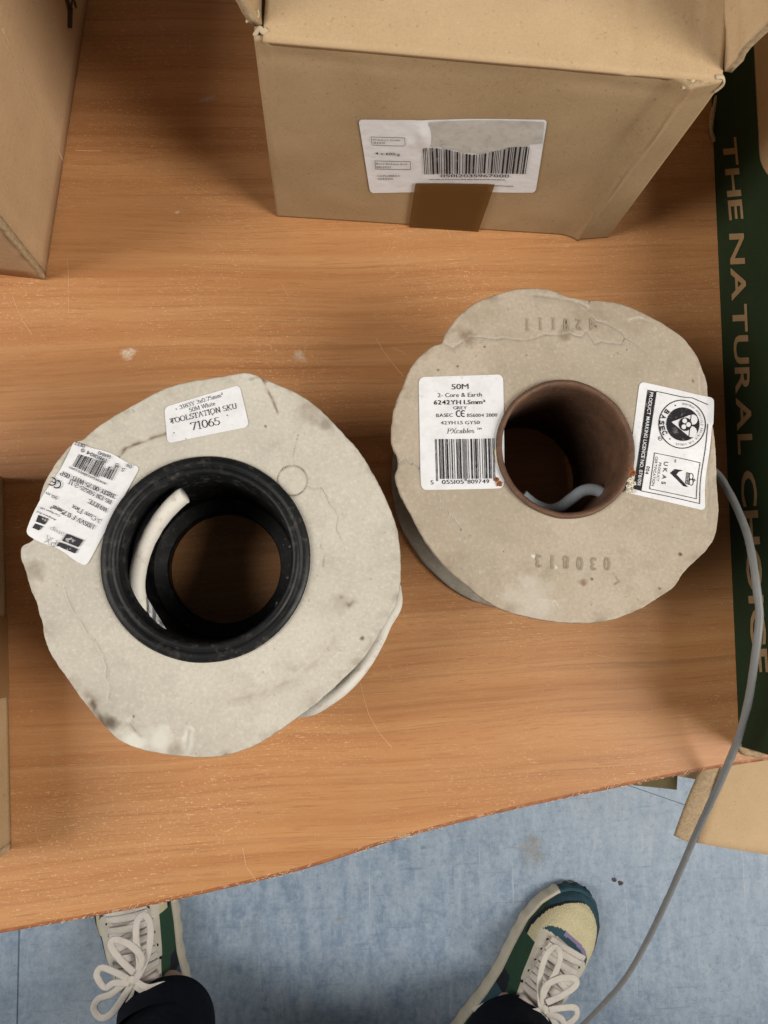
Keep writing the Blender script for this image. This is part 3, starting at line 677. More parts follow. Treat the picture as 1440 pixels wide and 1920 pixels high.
lathe('hub',c1,[(.0420,.004),(.0420,H1-.002),(.0420,H1+.0003),(R0,H1+.0004),(R0+.0001,H1+.0012),(R0-.0005,H1+.0020),(R0-.0025,H1+.0025),(R0-.0041,H1+.0024),(R0-.0044,H1+.0018),(R0-.0049,H1+.0018),(R0-.0052,H1+.0022),(R1_+.0008,H1+.0021),(R1_,H1+.0014),(R1_-.0001,H1-.004),(R1_-.0006,H1-.0045),(R1_-.0009,.0135),(R1_-.0015,.0125),(.0295,.0120),(.0290,.0112),(.0290,.002),(.0415,.002)],M['black'],reel1,160,.0001)
tube('screw_boss',[P(306,942,.062),P(306,942,.066)],.0024,M['black'],reel1,seg=16,n=2)
# dust specks on the ledge
pr=Print(); rr2=random.Random(4)
for i in range(46):
    a=rr2.uniform(-.5,2.4) if i<34 else rr2.uniform(0,6.28); rad=rr2.uniform(118,150)
    pr.poly(blot(428+rad*.93*math.cos(a),1062+rad*.93*math.sin(a),*( (rr2.uniform(.4,1.2),)*2 if i>3 else (3,2.4)),None,i,9))
pr.build('dust_specks',[m_ink('dust_speck',.5,(.22,.22,.24),(.08,.08,.08))],reel1,lambda x,y,l:P(x,y,.0128))['kind']='stuff'
V,F=merge([helix(c1,.0725,.009,H1-.009,.0032),helix(c1,.0662,.009,H1-.009,.0032)])
mesh('wound_cable',V,F,M['white'],reel1,True)
ce=tube('cable_end',[P(346,929,.0705),P(338,934,.070),P(320,951,.069),P(300,975,.0675),P(281,1006,.066),P(268,1035,.065),P(259,1070,.063),P(257,1105,.061),P(264,1135,.059),P(280,1165,.056),P(302,1196,.052)],.0037,M['white'],reel1,seg=20,jitter=.05)
tube('loose_cable',[P(738,1100,.058),P(740,1134,.062),P(722,1166,.0635),P(709,1196,.0635),P(690,1231,.0635),P(665,1266,.0635),P(638,1293,.063),P(612,1311,.062),P(584,1327,.060),P(548,1332,.055)],.0035,M['white'],reel1,seg=18,jitter=.04)
silver=m_plastic('clear_tape',(.42,.42,.42),.25,.2)
pr=Print(); pr.quadgrid((266,1112),(274,1118),(312,1180),(292,1188),4,10)
pr.build('tape_scrap',[silver],reel1,lambda x,y,l:P(x,y,.0615+.0006*math.sin(x*.5)))
pr=Print(); pr.quadgrid((231,1098),(235,1100),(246,1128),(240,1118),2,6)
pr.build('tape_scrap',[silver],reel1,lambda x,y,l:P(x,y,.070))
def S1(px,py,l):
    p=P(px,py,H1); p.z=H1+warp1(p.x,p.y)+l+.0002; return p
# sticker with the item number
z=Z((300,710),8)
lab=label_mesh('label',[z(62,428),z(1195,98),z(1340,722),z(112,972)],S1,M['paper'],reel1,.13); lab['label']='small white sticker reading 71065'
pr=Print()
pr.serif('3183Y 3x0.75mm\u00b2',z(290,430),z(945,238),62,.10,.05); pr.v=[v for v in pr.v]
pr=Print()
k8=1/8
pr.serif('3183Y 3x0.75mm\u00b2',z(292,435),z(948,240),60*k8,.11,.06); pr.serif('50M White',z(440,478),z(830,372),60*k8,.11,.06)
pr.serif('TOOLSTATION SKU',z(155,640),z(1155,410),78*k8,.13,.06); pr.serif('71065',z(462,722),z(905,635),118*k8,.12,.055)
pr.disc(*z(245,458),1.1); pr.disc(*z(210,815),1); pr.disc(*z(1010,552),1.1); pr.disc(*z(790,548),1); pr.disc(*z(390,905),.9); pr.line([z(165,655),z(185,610)],2.0)
pr.build('print',[M['inkw']],lab,S1,.0003)
# worn product sticker, upside down
z=Z((40,810),6); k6=1/6
def shp(u,v):
    u=max(u,.0); return (u+.05*math.sin(v*7)*(1-u)*.5, v+.012*math.sin(u*9))
lab=label_mesh('label',[z(598,92),z(1340,388),z(740,1502),z(35,1132)],S1,M['paper'],reel1,.06,(40,50),.00012,lambda u,v:.0005*max(0,math.sin(u*5+v*9))*(.3+.7*(1-u)),shp); lab['label']='worn white sticker with an upside-down barcode'
S1b=lambda x,y,l:S1(x,y,l+.0005)
pr=Print()
bb=runs(ean13('5055105980104'))
wd=[(b,w_) for b,w_,_ in bb]
pr.bars(wd,z(1110,385),z(655,250),z(580,385),z(1010,580),topf=lambda u:.0 if u<.08 else (.10+.25*abs(math.sin(u*17)) if .12<u<.34 else .02),botf=lambda i,u:1 if u>.3 else .85)
for t,a,b,c_ in (('09',z(1248,400),z(1190,372),46),('5',z(1160,440),z(1135,420),48),('0',z(1092,385),z(1062,370),52),('1980104 0',z(960,330),z(680,205),46),('069843',z(1010,290),z(868,235),42),('0132',z(720,165),z(605,130),42),('www.pxcables.com',z(958,595),z(545,405),38)):
    pr.text(t,a,b,c_*k6,.0)
for t,a,b,c_,th in (('3183Y-00.75-WHT-05P',z(1065,735),z(448,462),50,.18),('BS EN 50525-2-11',z(1022,800),z(538,562),46,.16),('WHITE',z(972,888),z(762,778),46,.18),('3-Core Flex',z(905,1015),z(575,842),52,.13),('H05VV-F 0.75mm\u00b2',z(828,1078),z(338,838),50,.17)):
    pr.serif(t if all(ch in SER for ch in t) else t, a,b,c_*k6,th,.07)
pr.text('50 m',z(410,752),z(282,692),38*k6); 
for cx,cy in ((405,590),(352,560)):
    q=z(cx,cy); d0=(-.905,-.425); pr.line([(q[0]+8.2*(math.cos(a)*d0[0]-math.sin(a)*(-.425)*-1*0)+0,q[1]) for a in ()],1) if 0 else None
    ang=math.atan2(-.425,-.905)
    pts=[(q[0]+7.2*math.cos(ang+t),q[1]+7.2*math.sin(ang+t)) for t in [math.radians(70+220*i/14) for i in range(15)]]
    pr.line(pts,2.2)
q=z(352,560); pr.line([q,(q[0]-6*math.cos(ang+0),q[1]-6*math.sin(ang))],1.8)
pr.text('Cardigan UK',z(440,950),z(215,852),22*k6); pr.text('Ampere Rd',z(395,995),z(185,900),22*k6)
for qd in ((z(200,935),z(318,980),z(270,1045),z(170,1010)),(z(165,1030),z(255,1065),z(205,1110),z(130,1080)),(z(520,1145),z(705,1218),z(650,1300),z(465,1225)),(z(440,1240),z(645,1320),z(612,1370),z(400,1280))):
    pr.quadgrid(*qd,4,4,1)
pr.text('PX',z(395,1262),z(275,1205),105*k6,-.02,2); pr.text('amp',z(480,1165),z(330,1090),60*k6,-.02,2) 
pr.build('print',[M['inkw'],m_ink('patchy_ink',.95,(.03,.03,.035),(.62,.6,.6)),M['inkg']],lab,S1b,.0003)
# ---- reel with the rusted steel tube and grey cable
H2=.079
c2=P(1059,842,H2); U2=(CAMH-H2)/FPX
out2px=[(945,548),(968,543),(993,541),(1018,542),(1040,546),(1063,555),(1085,558),(1106,560),(1130,561),(1153,565),(1181,574),(1219,593),(1243,606),(1266,621),(1284,635),(1299,652),(1310,665),(1319,682),(1327,700),(1331,720),(1332,750),(1337,794),(1344,841),(1350,898),(1350,954),(1342,1001),(1332,1022),(1318,1039),(1285,1070),(1266,1098),(1229,1124),(1196,1143),(1153,1160),(1106,1167),(1049,1166),(993,1157),(945,1143),(908,1124),(875,1096),(842,1068),(813,1035),(790,1002),(771,964),(752,926),(743,893),(749,870),(746,852),(737,834),(735,803),(742,761),(757,723),(771,690),(794,662),(812,648),(830,640),(837,624),(850,606),(865,588),(880,576),(898,565),(920,556)]
f2=[P(x,y,H2) for x,y in ((745,860),(1335,700),(1340,900),(1120,570),(835,635),(790,1010))]
def warp2(x,y):
    z=.0005*fbm(x*22,y*22,4.3,2)+.0012*fbm(x*9,y*9,8,2)
    z-=.0022*gauss((x,y),f2[0].x,f2[0].y,.008)+.0030*gauss((x,y),f2[1].x,f2[1].y,.016)+.0030*gauss((x,y),f2[2].x,f2[2].y,.013)+.0020*gauss((x,y),f2[3].x,f2[3].y,.014)+.0016*gauss((x,y),f2[4].x,f2[4].y,.008)-.0015*gauss((x,y),f2[5].x,f2[5].y,.014)
    d=math.hypot(x-c2.x,y-c2.y); return z*min(1,max(0,(d-.032)/.012))
W2=lambda pts:[P(x,y,H2).xy.to_3d() for x,y in pts]
lines2=[(W2([(880,630),(908,633),(930,636),(945,633),(964,637),(985,638),(1002,634),(1020,628),(1045,628),(1068,624),(1080,630),(1092,631),(1100,620),(1115,645),(1128,640),(1144,643),(1167,645),(1172,633),(1165,622),(1153,614),(1135,603),(1120,600),(1111,591),(1107,577),(1108,560)]),.00028,.45,.75,.4,.0005),
 (W2([(1172,633),(1190,644),(1210,660),(1222,680)]),.0003,.2,.35,.2,.0003),
 (W2([(1182,600),(1200,596),(1220,604),(1228,616)]),.0004,.3,.3,.5,.0004),
 (W2([(748,868),(761,858),(770,868),(778,869),(787,879),(792,872)]),.00028,.4,.7,.4,.0005),
 (W2([(818,919),(822,935),(830,945),(842,962),(856,978),(864,990),(872,1008)]),.00025,.3,.5,.4,.0004),
 (W2([(1040,1130),(1050,1150),(1048,1164)]),.0005,.2,.15,.5,.0003),
 (W2([(1320,690),(1322,740),(1328,800),(1334,860),(1336,920),(1328,970)]),.0008,.25,.1,.3,.0006),
 (W2([(832,640),(850,650),(868,640)]),.0006,.4,.2,.3,.0006),
 (W2([(1000,555),(1050,560),(1085,566),(1106,575)]),.0008,.35,.2,.2,.0004),
 (W2([(1150,1075),(1160,1090),(1152,1096)]),.0003,.3,.6,0,0)]
blots2=[(W2([(876,632)])[0],.006,.7,.15,0),(W2([(1058,626)])[0],.0045,.5,.25,0),(W2([(1110,580)])[0],.014,.30,.0,0),(W2([(1190,600)])[0],.012,.22,.0,0),(W2([(1000,1130)])[0],.014,0,0,.30),(W2([(1060,604)])[0],.0012,.2,.9,0),
 (W2([(1110,1086)])[0],.0011,0,.9,0),(W2([(1094,1093)])[0],.002,.8,0,0),(W2([(840,1060)])[0],.008,.25,.05,0),(W2([(890,600)])[0],.01,.2,0,0),(W2([(1001,1043)])[0],.0010,0,0,1)]
for i in range(60): blots2.append((W2([(rr_.uniform(740,1350),rr_.uniform(545,1165))])[0],rr_.uniform(.0003,.0009),.4,.85 if rr_.random()<.7 else 0,0 if rr_.random()<.72 else .9))
reel2=thing('cable_reel','tan board cable reel with a rusted steel tube, its grey cable trailing off the desk','cable reel',(c2.x,c2.y,0),'cable reels standing on the desk')
flange('top_flange',reel2,c2,H2,polar_outline(out2px,c2,H2,640,5),.0315,M['board2'],warp2,lines2,blots2)
fb=[( -math.pi+2*math.pi*i/N1,.0735+.0009*fbm(math.cos(i*2*math.pi/N1)*2,math.sin(i*2*math.pi/N1)*2,4)) for i in range(N1)]
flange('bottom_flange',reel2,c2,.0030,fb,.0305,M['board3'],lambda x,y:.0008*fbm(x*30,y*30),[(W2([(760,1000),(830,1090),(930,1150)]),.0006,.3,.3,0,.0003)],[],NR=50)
RO=138.5*U2; RI=126*U2
lathe('steel_tube',c2,[(RI+.0010,.001),(RI+.0010,H2-.001),(RO-.0008,H2+.0004),(RO,H2+.0008),(RO-.0001,H2+.0017),(RO-.0010,H2+.0024),(RI+.0010,H2+.0023),(RI+.0001,H2+.0012),(RI-.0002,H2-.002),(RI,.001),(RI+.001,.001)],M['rust'],reel2,200,.00022)
# orange rust crust and torn sticker shreds round the rim
def crumb(name,cx,cy,r,zz,mt,sd,n=26):
    vs=[];fs=[]
    pc=P(cx,cy,zz)
    for i in range(8):
        th=math.pi*(i+.5)/8
        for j in range(14):
            a=2*math.pi*j/14; d=Vector((math.sin(th)*math.cos(a),math.sin(th)*math.sin(a),math.cos(th)*.5)); k=r*(1+.7*fbm(d.x*2+sd,d.y*2,d.z*2))
            vs.append(pc+d*k)
    for i in range(7):
        for j in range(14): fs.append((i*14+j,i*14+(j+1)%14,(i+1)*14+(j+1)%14,(i+1)*14+j))
    fs+= [tuple(range(14)),tuple(range(7*14,8*14))]
    return vs,fs
V,F=merge([crumb('',*a) for a in ((1183,880,.0014,H2+.0018,0,1),(1187,887,.0014,H2+.0014,0,2),(1181,891,.0012,H2+.0016,0,3))])
mesh('rust_crust',V,F,M['ruster'],reel2,True)
V,F=merge([crumb('',*a) for a in ((931,899,.0011,H2+.0004,0,6),(936,907,.0011,H2+.0004,0,7))])
mesh('rust_crust',V,F,M['ruster'],reel2,True)
V,F=merge([crumb('',*a) for a in ((1181,900,.0014,H2+.0024,0,11),(1187,906,.0014,H2+.0020,0,12),(1178,912,.0011,H2+.0022,0,13),(1184,919,.0013,H2+.0018,0,14),(1176,921,.0008,H2+.0014,0,15))])
mesh('torn_paper',V,F,m_paper('torn_fibre',(.66,.60,.48),.5),reel2,True)
vs,fs=tube_data([P(935,832,H2),P(930,845,H2+.001),P(933,865,H2+.0005),P(938,880,H2),P(944,892,H2-.001),P(951,905,H2-.002)],.0007,ry=.0003,seg=8)
mesh('torn_shred',vs,fs,m_paper('shred_fibre',(.62,.56,.43),.4),reel2,True)
V,F=merge([helix(c2,r,.0075,H2-.0075,.0027) for r in (.036,.0415,.047,.0525)])
mesh('wound_cable',V,F,M['grey'],reel2,True)
tube('cable_end',[P(979,928,.0585),P(988,936,.058),P(1005,948,.057),P(1030,956,.056),P(1052,950,.056),P(1072,935,.056),P(1092,921,.057),P(1112,918,.057),P(1130,925,.056),P(1137,940,.052),P(1132,962,.046)],.0029,M['greyin'],reel2,seg=20,ry=.0030)
tube('cable_end',[P(1156,910,.066),P(1150,920,.064),P(1140,934,.060),P(1132,950,.055)],.0018,M['greyin'],reel2,seg=16)
tail=[P(1262,872,.045),P(1310,868,.050),P(1345,889,.052),P(1368,925,.055),P(1385,960,.058),P(1402,1005,.062),P(1413,1060,.066),P(1419,1105,.067),P(1424,1150,.066),P(1420,1200,.064),P(1412,1260,.058),P(1402,1320,.048),P(1384,1385,.034),P(1364,1435,.018),P(1343,1482,.000),P(1322,1527,-.025),P(1300,1575,-.05),P(1275,1633,-.075),P(1247,1695,-.10),P(1213,1765,-.13),P(1170,1838,-.16),P(1110,1905,-.20),P(1030,1985,-.27),P(960,2100,-.38),P(930,2250,-.5)]
tl=tube('trailing_cable',tail,.0019,M['grey'],reel2,seg=18,ry=.0018,jitter=.08); tl['label']='grey cable curving past the green box and over the desk edge'
def S2(px,py,l):
    p=P(px,py,H2); p.z=H2+warp2(p.x,p.y)+l+.0002; return p
z=Z((770,690),6.26); k=1/6.26
lab=label_mesh('label',[z(92,108),z(1088,72),z(1100,1412),z(122,1432)],S2,M['paper'],reel2,.07); lab['label']='white sticker headed 50M with a barcode'
pr=Print()
pr.text('50M',z(480,218),z(680,212),66*k,0); pr.text('2- Core & Earth',z(318,318),z(838,308),50*k); pr.text('6242YH 1.5mm\u00b2',z(272,402),z(878,394),52*k,.018)
pr.text('GREY',z(502,465),z(662,462),38*k); pr.text('BASEC',z(302,553),z(498,549),42*k); pr.text('BS6004 2000',z(665,552),z(1015,552),42*k); pr.text('42YH 1.5 GY50',z(355,640),z(812,636),42*k)
pr.serif('PXcables',z(425,738),z(748,732),56*k,.12,.05,shear=.18); pr.text('TM',z(778,712),z(832,712),28*k)
for cx,e in ((565,0),(620,1)):
    q=z(cx,533); pr.line([(q[0]+5.4*math.cos(t)*.8,q[1]+5.6*math.sin(t)) for t in [math.radians(60+240*i/14) for i in range(15)]],1.9)
    if e: pr.line([(q[0]-4.4,q[1]),(q[0]+1.4,q[1])],1.6)
wd=[(b,w_) for b,w_,_ in runs(ean13('5055105809749'))]; npos=len(wd)
pr.bars(wd,z(286,832),z(978,828),z(992,1298),z(300,1302),botf=lambda i,u:1.055 if (i<3 or i>npos-4 or abs(i-npos//2)<2) else 1)
pr.text('5',z(235,1342),z(270,1340),52*k); pr.text('055105',z(368,1336),z(625,1332),50*k); pr.text('809749',z(668,1332),z(922,1328),50*k)
pr.build('print',[M['ink']],lab,S2,.0003)
z=Z((1160,700),7.2); k=1/7.2
lab=label_mesh('label',[z(282,112),z(1292,318),z(1178,1852),z(88,1605)],S2,M['paper'],reel2,.06,(36,50),.00012,lambda u,v:.0012*max(0,u-.93)/.07*(1 if v<.25 else 0)); lab['label']='white certification sticker with a black side band'
pr=Print()
pr.quadgrid(z(388,222),z(512,248),z(305,1590),z(196,1560),3,30); pr.text('PRODUCT MARKING LICENCE NO. 078/001',z(442,258),z(268,1515),50*k,.012,1,2)
pr.line([z(505,243),z(860,315),z(1010,325),z(1228,420),z(1210,640),z(1190,850),z(1175,1050),z(1105,1755),z(700,1668),z(300,1587)],1.5)
pr.ring(*z(858,685),316*k,325*k,1.8); pr.disc(*z(868,685),226*k,228*k)
cc=z(858,685)
for ch,(x,y) in zip('BASEC',((652,522),(606,592),(585,668),(592,740),(622,800))):
    q=z(x,y); u=Vector((cc[0]-q[0],cc[1]-q[1])).normalized(); dd=Vector((-u.y,u.x)); h_=4.0
    pr.text(ch,(q[0]-dd.x*h_,q[1]-dd.y*h_),(q[0]+dd.x*h_,q[1]+dd.y*h_),9.2,.028)
s_='BRITISH APPROVALS SERVICE FOR CABLES'
for i,ch in enumerate(s_):
    a=math.radians(-86+ i*(192/(len(s_)-1)))
    if ch==' ': continue
    q=(cc[0]+272*k*math.cos(a),cc[1]+278*k*math.sin(a)); dd=(-math.sin(a),math.cos(a)); h_=1.35
    pr.text(ch,(q[0]-dd[0]*h_,q[1]-dd[1]*h_),(q[0]+dd[0]*h_,q[1]+dd[1]*h_),3.9,0,2)
pr.disc(*z(768,433),1.3); pr.disc(*z(692,885),1.3)
pr.poly([z(710,658),z(975,558),z(942,850)],1,2); pr.disc(*z(1002,625),62*k,68*k,1,2); pr.disc(*z(985,790),68*k,74*k,1,2)
pr.line([z(978,556),z(945,850)],1.3,0,3.2); pr.disc(*z(895,690),88*k,90*k,0,4); 
for q in ((885,645),(936,695),(873,725)): pr.disc(*z(*q),31*k,32*k,1,5)
pr.ring(*z(560,880),26*k,26*k,.7); pr.text('R',z(556,868),z(556,892),4)
pr.line([z(483,1075),z(1120,1200),z(1062,1690),z(417,1560)],1.3,closed=True)
pr.text('U K A S',z(645,1195),z(605,1498),58*k,.012); pr.text('PRODUCT',z(562,1205),z(525,1458),34*k); pr.text('CERTIFICATION',z(515,1125),z(463,1522),36*k); pr.text('004',z(402,1255),z(378,1362),46*k,.02)
pr.poly([z(695,1345),z(762,1290),z(785,1365)]); pr.poly([z(762,1290),z(878,1306),z(812,1330),z(785,1365)]); pr.poly([z(695,1345),z(785,1365),z(950,1532),z(885,1522)])
pr.line([z(935,1335),z(915,1478),z(960,1495),z(975,1345)],1.5,closed=True); pr.line([z(955,1340),z(938,1486)],1.2); pr.line([z(948,1385),z(968,1390)],1.4); pr.line([z(925,1440),z(960,1450)],1.4)
for a,b in ((1385,1),(1465,2)): pr.ring(*z(998,a),30*k,40*k,1.3)
pr.line([z(1010,1420),z(1062,1435)],1.5); pr.line([z(1045,1415),z(1038,1455)],1.3)
pr.line([z(770,1165),z(768,1200)],2.2,2)
pr.build('print',[M['ink'],M['inkwhite'],M['inkg']],lab,S2,.0003)
pr=Print()
def stamp(txt,p0,p1,cap):
    n_=len(txt)
    for i,ch in enumerate(txt):
        t=(i+.0)/(n_-1); x=p0[0]+(p1[0]-p0[0])*t; y=p0[1]+(p1[1]-p0[1])*t+rnd.uniform(-1,1)
        w_=SER[ch][0]*cap*.75
        pr.serif(ch,(x+w_/2,y),(x-w_/2,y),cap,.13,.08)
stamp('030813',(1138,1058),(1010,1053),24); pr.build('pressed_number',[M['stamp']],reel2,S2,.00008); pr=Print(); stamp('420111',(1110,607),(988,610),22)
pr.build('pressed_number',[M['stamp']],reel2,S2,.00008)
# ------------------------------------------------------------------ cardboard boxes
def panel(name,a,b,c,d,mt,parent,th=.004,disp=None,nu=40,nv=24,edge=None,rag=0,folded=False):
    """corrugated sheet a-b-c-d (b-a = u, d-a = v), thickness against the normal; raw edges show the fluting"""
    n_=(b-a).cross(d-a).normalized(); vs=[];fs=[];mi=[]
    def pt(u,v):
        p=(a*(1-u)+b*u)*(1-v)+(d*(1-u)+c*u)*v
        if rag:
            e=max(0,1-min(u,1-u)/.02)+max(0,1-(1-v)/.02)
            p=p+n_*(rag*e*fbm(p.x*120,p.y*120,p.z*120))
        return p
    for s_ in (0,1):
        for j in range(nv+1):
            for i in range(nu+1):
                u=i/nu;v=j/nv; p=pt(u,v); dz=disp(u,v) if disp else 0
                vs.append(p+n_*(dz-(th if s_ else 0)))
    K=(nu+1)*(nv+1)
    for j in range(nv):
        for i in range(nu):
            q=j*(nu+1)+i
            fs.append((q,q+1,q+nu+2,q+nu+1)); mi.append(0)
            fs.append((q+K,q+nu+1+K,q+nu+2+K,q+1+K)); mi.append(0)
    ring=[j*(nu+1) for j in range(nv)]+[nv*(nu+1)+i for i in range(nu)]+[j*(nu+1)+nu for j in range(nv,0,-1)]+[i for i in range(nu,0,-1)]
    for x,y in zip(ring,ring[1:]+ring[:1]): fs.append((x,y,y+K,x+K)); mi.append(0 if max(x,y)<=nu and folded else 1)
    return fixn(mesh(name,vs,fs,[mt,M['raw']],parent,True,mi))
def boxwall(parent,base,H,mt,names='wall',th=.004,open_top=True):
    """four walls round a ccw base; walls butt inside the front one"""
    up=Vector((0,0,H)); n_=len(base)
    for i in range(n_):
        a=base[i];b=base[(i+1)%n_]; t=(b-a).normalized()
        k=th*1.01 if i%2 else 0
        panel('wall',a+t*k,b-t*k,b-t*k+up,a+t*k+up,mt,parent,th,nu=20,nv=12)
# centre box
HB=.125
A=P(519,406,0); B=P(1139,446,0); A2=P(476,72,HB); B2=P(1357,152,HB)
ab=(B-A).normalized(); bk=Vector((-ab.y,ab.x,0)); nF=(B-A).cross(A2-A).normalized()
DB=.20
box=thing('cardboard_box','open kraft cardboard box with a white barcode label and brown tape on its front','cardboard box',((A+B)/2+bk*DB/2)[:],'cardboard boxes around the desk')
def sm(x,a,b): t=max(0,min(1,(x-a)/(b-a))); return t*t*(3-2*t)
def dispF(u,v):
    ur=.925+.0*v                     # the folded ridge near the right edge
    ur=.905+.02*v
    if u>ur: r_=max(0,1-(u-ur)/(1-ur))
    else: r_=max(0,1-(ur-u)/.05)**1.3
    d=.0048*r_*(.55+.45*sm(v,0,.9))
    d+=.0010*math.exp(-((u-ur)/.006)**2)
    d+=.0007*fbm(u*4,v*3,1.7,2)*sm(v,0,.15)*sm(u,0,.06)*sm(1-u,0,.03)*sm(1-v,0,.06)
    d-=.0018*math.exp(-((u-.80-.10*v)/.02)**2)*sm(v,.45,1)*.5
    d-=.0004*math.exp(-((v-.93)/.03)**2)*(.5+.5*math.sin(u*9))*sm(1-v,0,.04)
    d+=.0006*math.exp(-((u-.022-.008*math.sin(v*9))/.006)**2)*sm(v,.2,.5)
    return d
panel('front_wall',A,B,B2,A2,M['kraft'],box,.004,dispF,150,80)
Bb=B+bk*DB; Ab=A+bk*DB; B2b=B2+bk*DB; A2b=A2+bk*DB; e=bk*.0045
panel('side_wall',B+e,Bb,B2b,B2+e,M['kraft'],box); panel('side_wall',Ab,A+e,A2+e,A2b,M['kraft'],box); panel('back_wall',Bb+bk*.0045,Ab+bk*.0045,A2b+bk*.0045,B2b+bk*.0045,M['kraft'],box)
panel('floor_panel',A+e+Vector((0,0,.003)),B+e+Vector((0,0,.003)),Bb+Vector((0,0,.003)),Ab+Vector((0,0,.003)),M['kraft'],box,.002)
# front flap folded in over the opening
F0=P(493,75,HB+.0008); F1=P(1354,152,HB+.0008)
fd=bk*.088
F3=P(497,0,HB+.004); fl_dir=(F3-F0).normalized()
F2=P(1366,0,HB+.004); fr_dir=(F2-F1).normalized()
panel('front_flap',F0,F1,F1+fr_dir*.088,F0+fl_dir*.088,M['kraftlit'],box,.0035,lambda u,v:.0005*fbm(u*5,v*4,9,2)*min(1,v*8)-.0010*math.exp(-((u-.79)/.012)**2)-.0006*math.exp(-((u-.93)/.006)**2),90,30,rag=.0006,folded=True)
# left flap, standing and leaning out
L0=A2+e*1.0+Vector((0,0,.001)); up=Vector((0,0,1))
lv_=P(440,0,HB+.026)-P(470,64,HB+.001)
panel('side_flap',L0+bk*.16,L0,L0+Vector((-.030,.004,.056)),L0+bk*.16+Vector((-.030,0,.056)),M['kraft'],box,.0035,lambda u,v:.001*fbm(u*6,v*6),50,16,rag=.0008,folded=True)
R0_=P(1370,136,HB+.001)
panel('side_flap',R0_,R0_+bk*.17,R0_+bk*.17+Vector((.012,0,.085)),R0_+Vector((.010,.004,.085)),M['kraftlit'],box,.0035,lambda u,v:.0014*fbm(u*5,v*5)+.0012*math.exp(-((v-.08)/.03)**2),50,24,rag=.0007,folded=True)
# torn corner paper
TC=([
 tube_data([A2+Vector((.000,.002,-.001)),A2+Vector((.0025,.003,.002)),A2+Vector((.004,.002,.0015)),A2+Vector((.0055,.003,.002))],.0012,ry=.0006,seg=8),
 tube_data([A2+Vector((-.003,.006,.002)),A2+Vector((.000,.006,.004)),A2+Vector((.0018,.007,.004)),A2+Vector((.0016,.009,.005))],.0008,ry=.0005,seg=8),
 tube_data([B2+Vector((-.004,.001,.001)),B2+Vector((-.001,.001,.001)),B2+Vector((.0008,.0,-.002)),B2+Vector((-.001,-.0005,-.006))],.0012,ry=.0006,seg=8),
 tube_data([P(1283,150,HB)+Vector((0,-.0022,-.002)),P(1290,146,HB)+Vector((0,-.003,-.001)),P(1300,141,HB)+Vector((0,-.002,0))],.0011,ry=.0006,seg=8)])
tcm=m_paper('torn_card',(.50,.40,.26),.4)
for V,F in TC: mesh('torn_corner',V,F,tcm,box,True)
LH=(A2-A).length
def SF(px,py,l):
    p=Q(px,py,A,nF)
    v=(p-A).z/HB; q0=A*(1-v)+A2*v; q1=B*(1-v)+B2*v
    u=(p-q0).dot((q1-q0))/(q1-q0).length_squared
    b0=A*(1-u)+B*u; b1=A2*(1-u)+B2*u
    return b0*(1-v)+b1*v+nF*(dispF(u,v)+l+.0003)
def curl(u,v):
    return .0016*math.exp(-(((u-.335)/.035)**2+((v-.22)/.16)**2))+.0007*math.exp(-(((u-.27)/.03)**2+((v-.32)/.06)**2))
lab=label_mesh('label',[(672,222),(1026,220),(1004,358),(694,359)],SF,M['paperw'],box,.05,(60,30),.00015,curl); lab['label']='white sticker with a barcode, its top layer torn off'
# torn grey under-layer
top=[(800,226),(830,223),(900,222),(960,222),(1015,222)]; bot=[(790,262),(812,272),(862,282),(890,284),(930,280),(975,271),(1012,268)]
pr=Print()
pts_t=crom([(x,y,0) for x,y in ((805,224),(860,223),(915,222.5),(965,222.5),(1020,223))],8); pts_b=crom([(x,y,0) for x,y in ((792,268),(840,276),(890,284),(950,276),(1016,262))],8)
vv=[];ff=[]
for i,(a,b) in enumerate(zip(pts_t,pts_b)):
    for j in range(9):
        t=j/8; vv.append((a.x*(1-t)+b.x*t,a.y*(1-t)+b.y*t+ (1.3*fbm(a.x*.08,3,0)*4 if j==8 else 0)))
for i in range(len(pts_t)-1):
    for j in range(8): q=i*9+j; ff.append((q,q+1,q+10,q+9))
pr.tri(vv,ff); pr.build('torn_patch',[M['papert']],lab,SF,.00042)
pr=Print(); z=Z((780,230),5.76)
def topf(u):
    x=.0+.30*math.exp(-((u-.50)/.26)**2); return .02+x*.98 - (.05 if u>.85 else 0)
pr.bars(itf('05012035967000'),z(73,222),z(1228,218),z(1182,523),z(92,536),topf=lambda u:.07+.25*math.exp(-((u-.49)/.24)**2)-(.04 if u>.8 else 0))
pr.text('05012035967000',z(265,553),z(1005,549),34/5.76,.008)
for i,(x0,x1,y) in enumerate(((155,960,592),(850,1050,657))):
    x=x0
    while x<x1:
        l=rnd.uniform(18,60); pr.line([z(x,y+rnd.uniform(-2,2)),z(min(x+l,x1),y)],1.5,1); x+=l+rnd.uniform(8,16)
z=Z((680,240),9); k=1/9
pr.line([z(145,120),z(710,125),z(716,240),z(690,264),z(160,258)],.8,0,closed=True); pr.line([z(207,522),z(805,524),z(812,660),z(222,656)],.8,closed=True)
for t,a,b,c_,bo in (('Product Code',z(180,165),z(635,165),32,0),('82521',z(185,218),z(380,215),32,0),('4 x 600 g',z(215,395),z(630,400),44,.012),('Best Before End',z(225,565),z(745,568),32,0),('08/2025',z(232,620),z(480,622),32,0),('LC19-3882A',z(255,768),z(635,768),30,0),('0145301',z(262,820),z(515,818),30,0)):
    pr.text(t,a,b,c_*k,bo,0 if bo else 2)
pr.build('print',[M['ink'],M['inkg'],m_ink('fine_print',.3,(.07,.06,.06))],lab,SF,.00075)
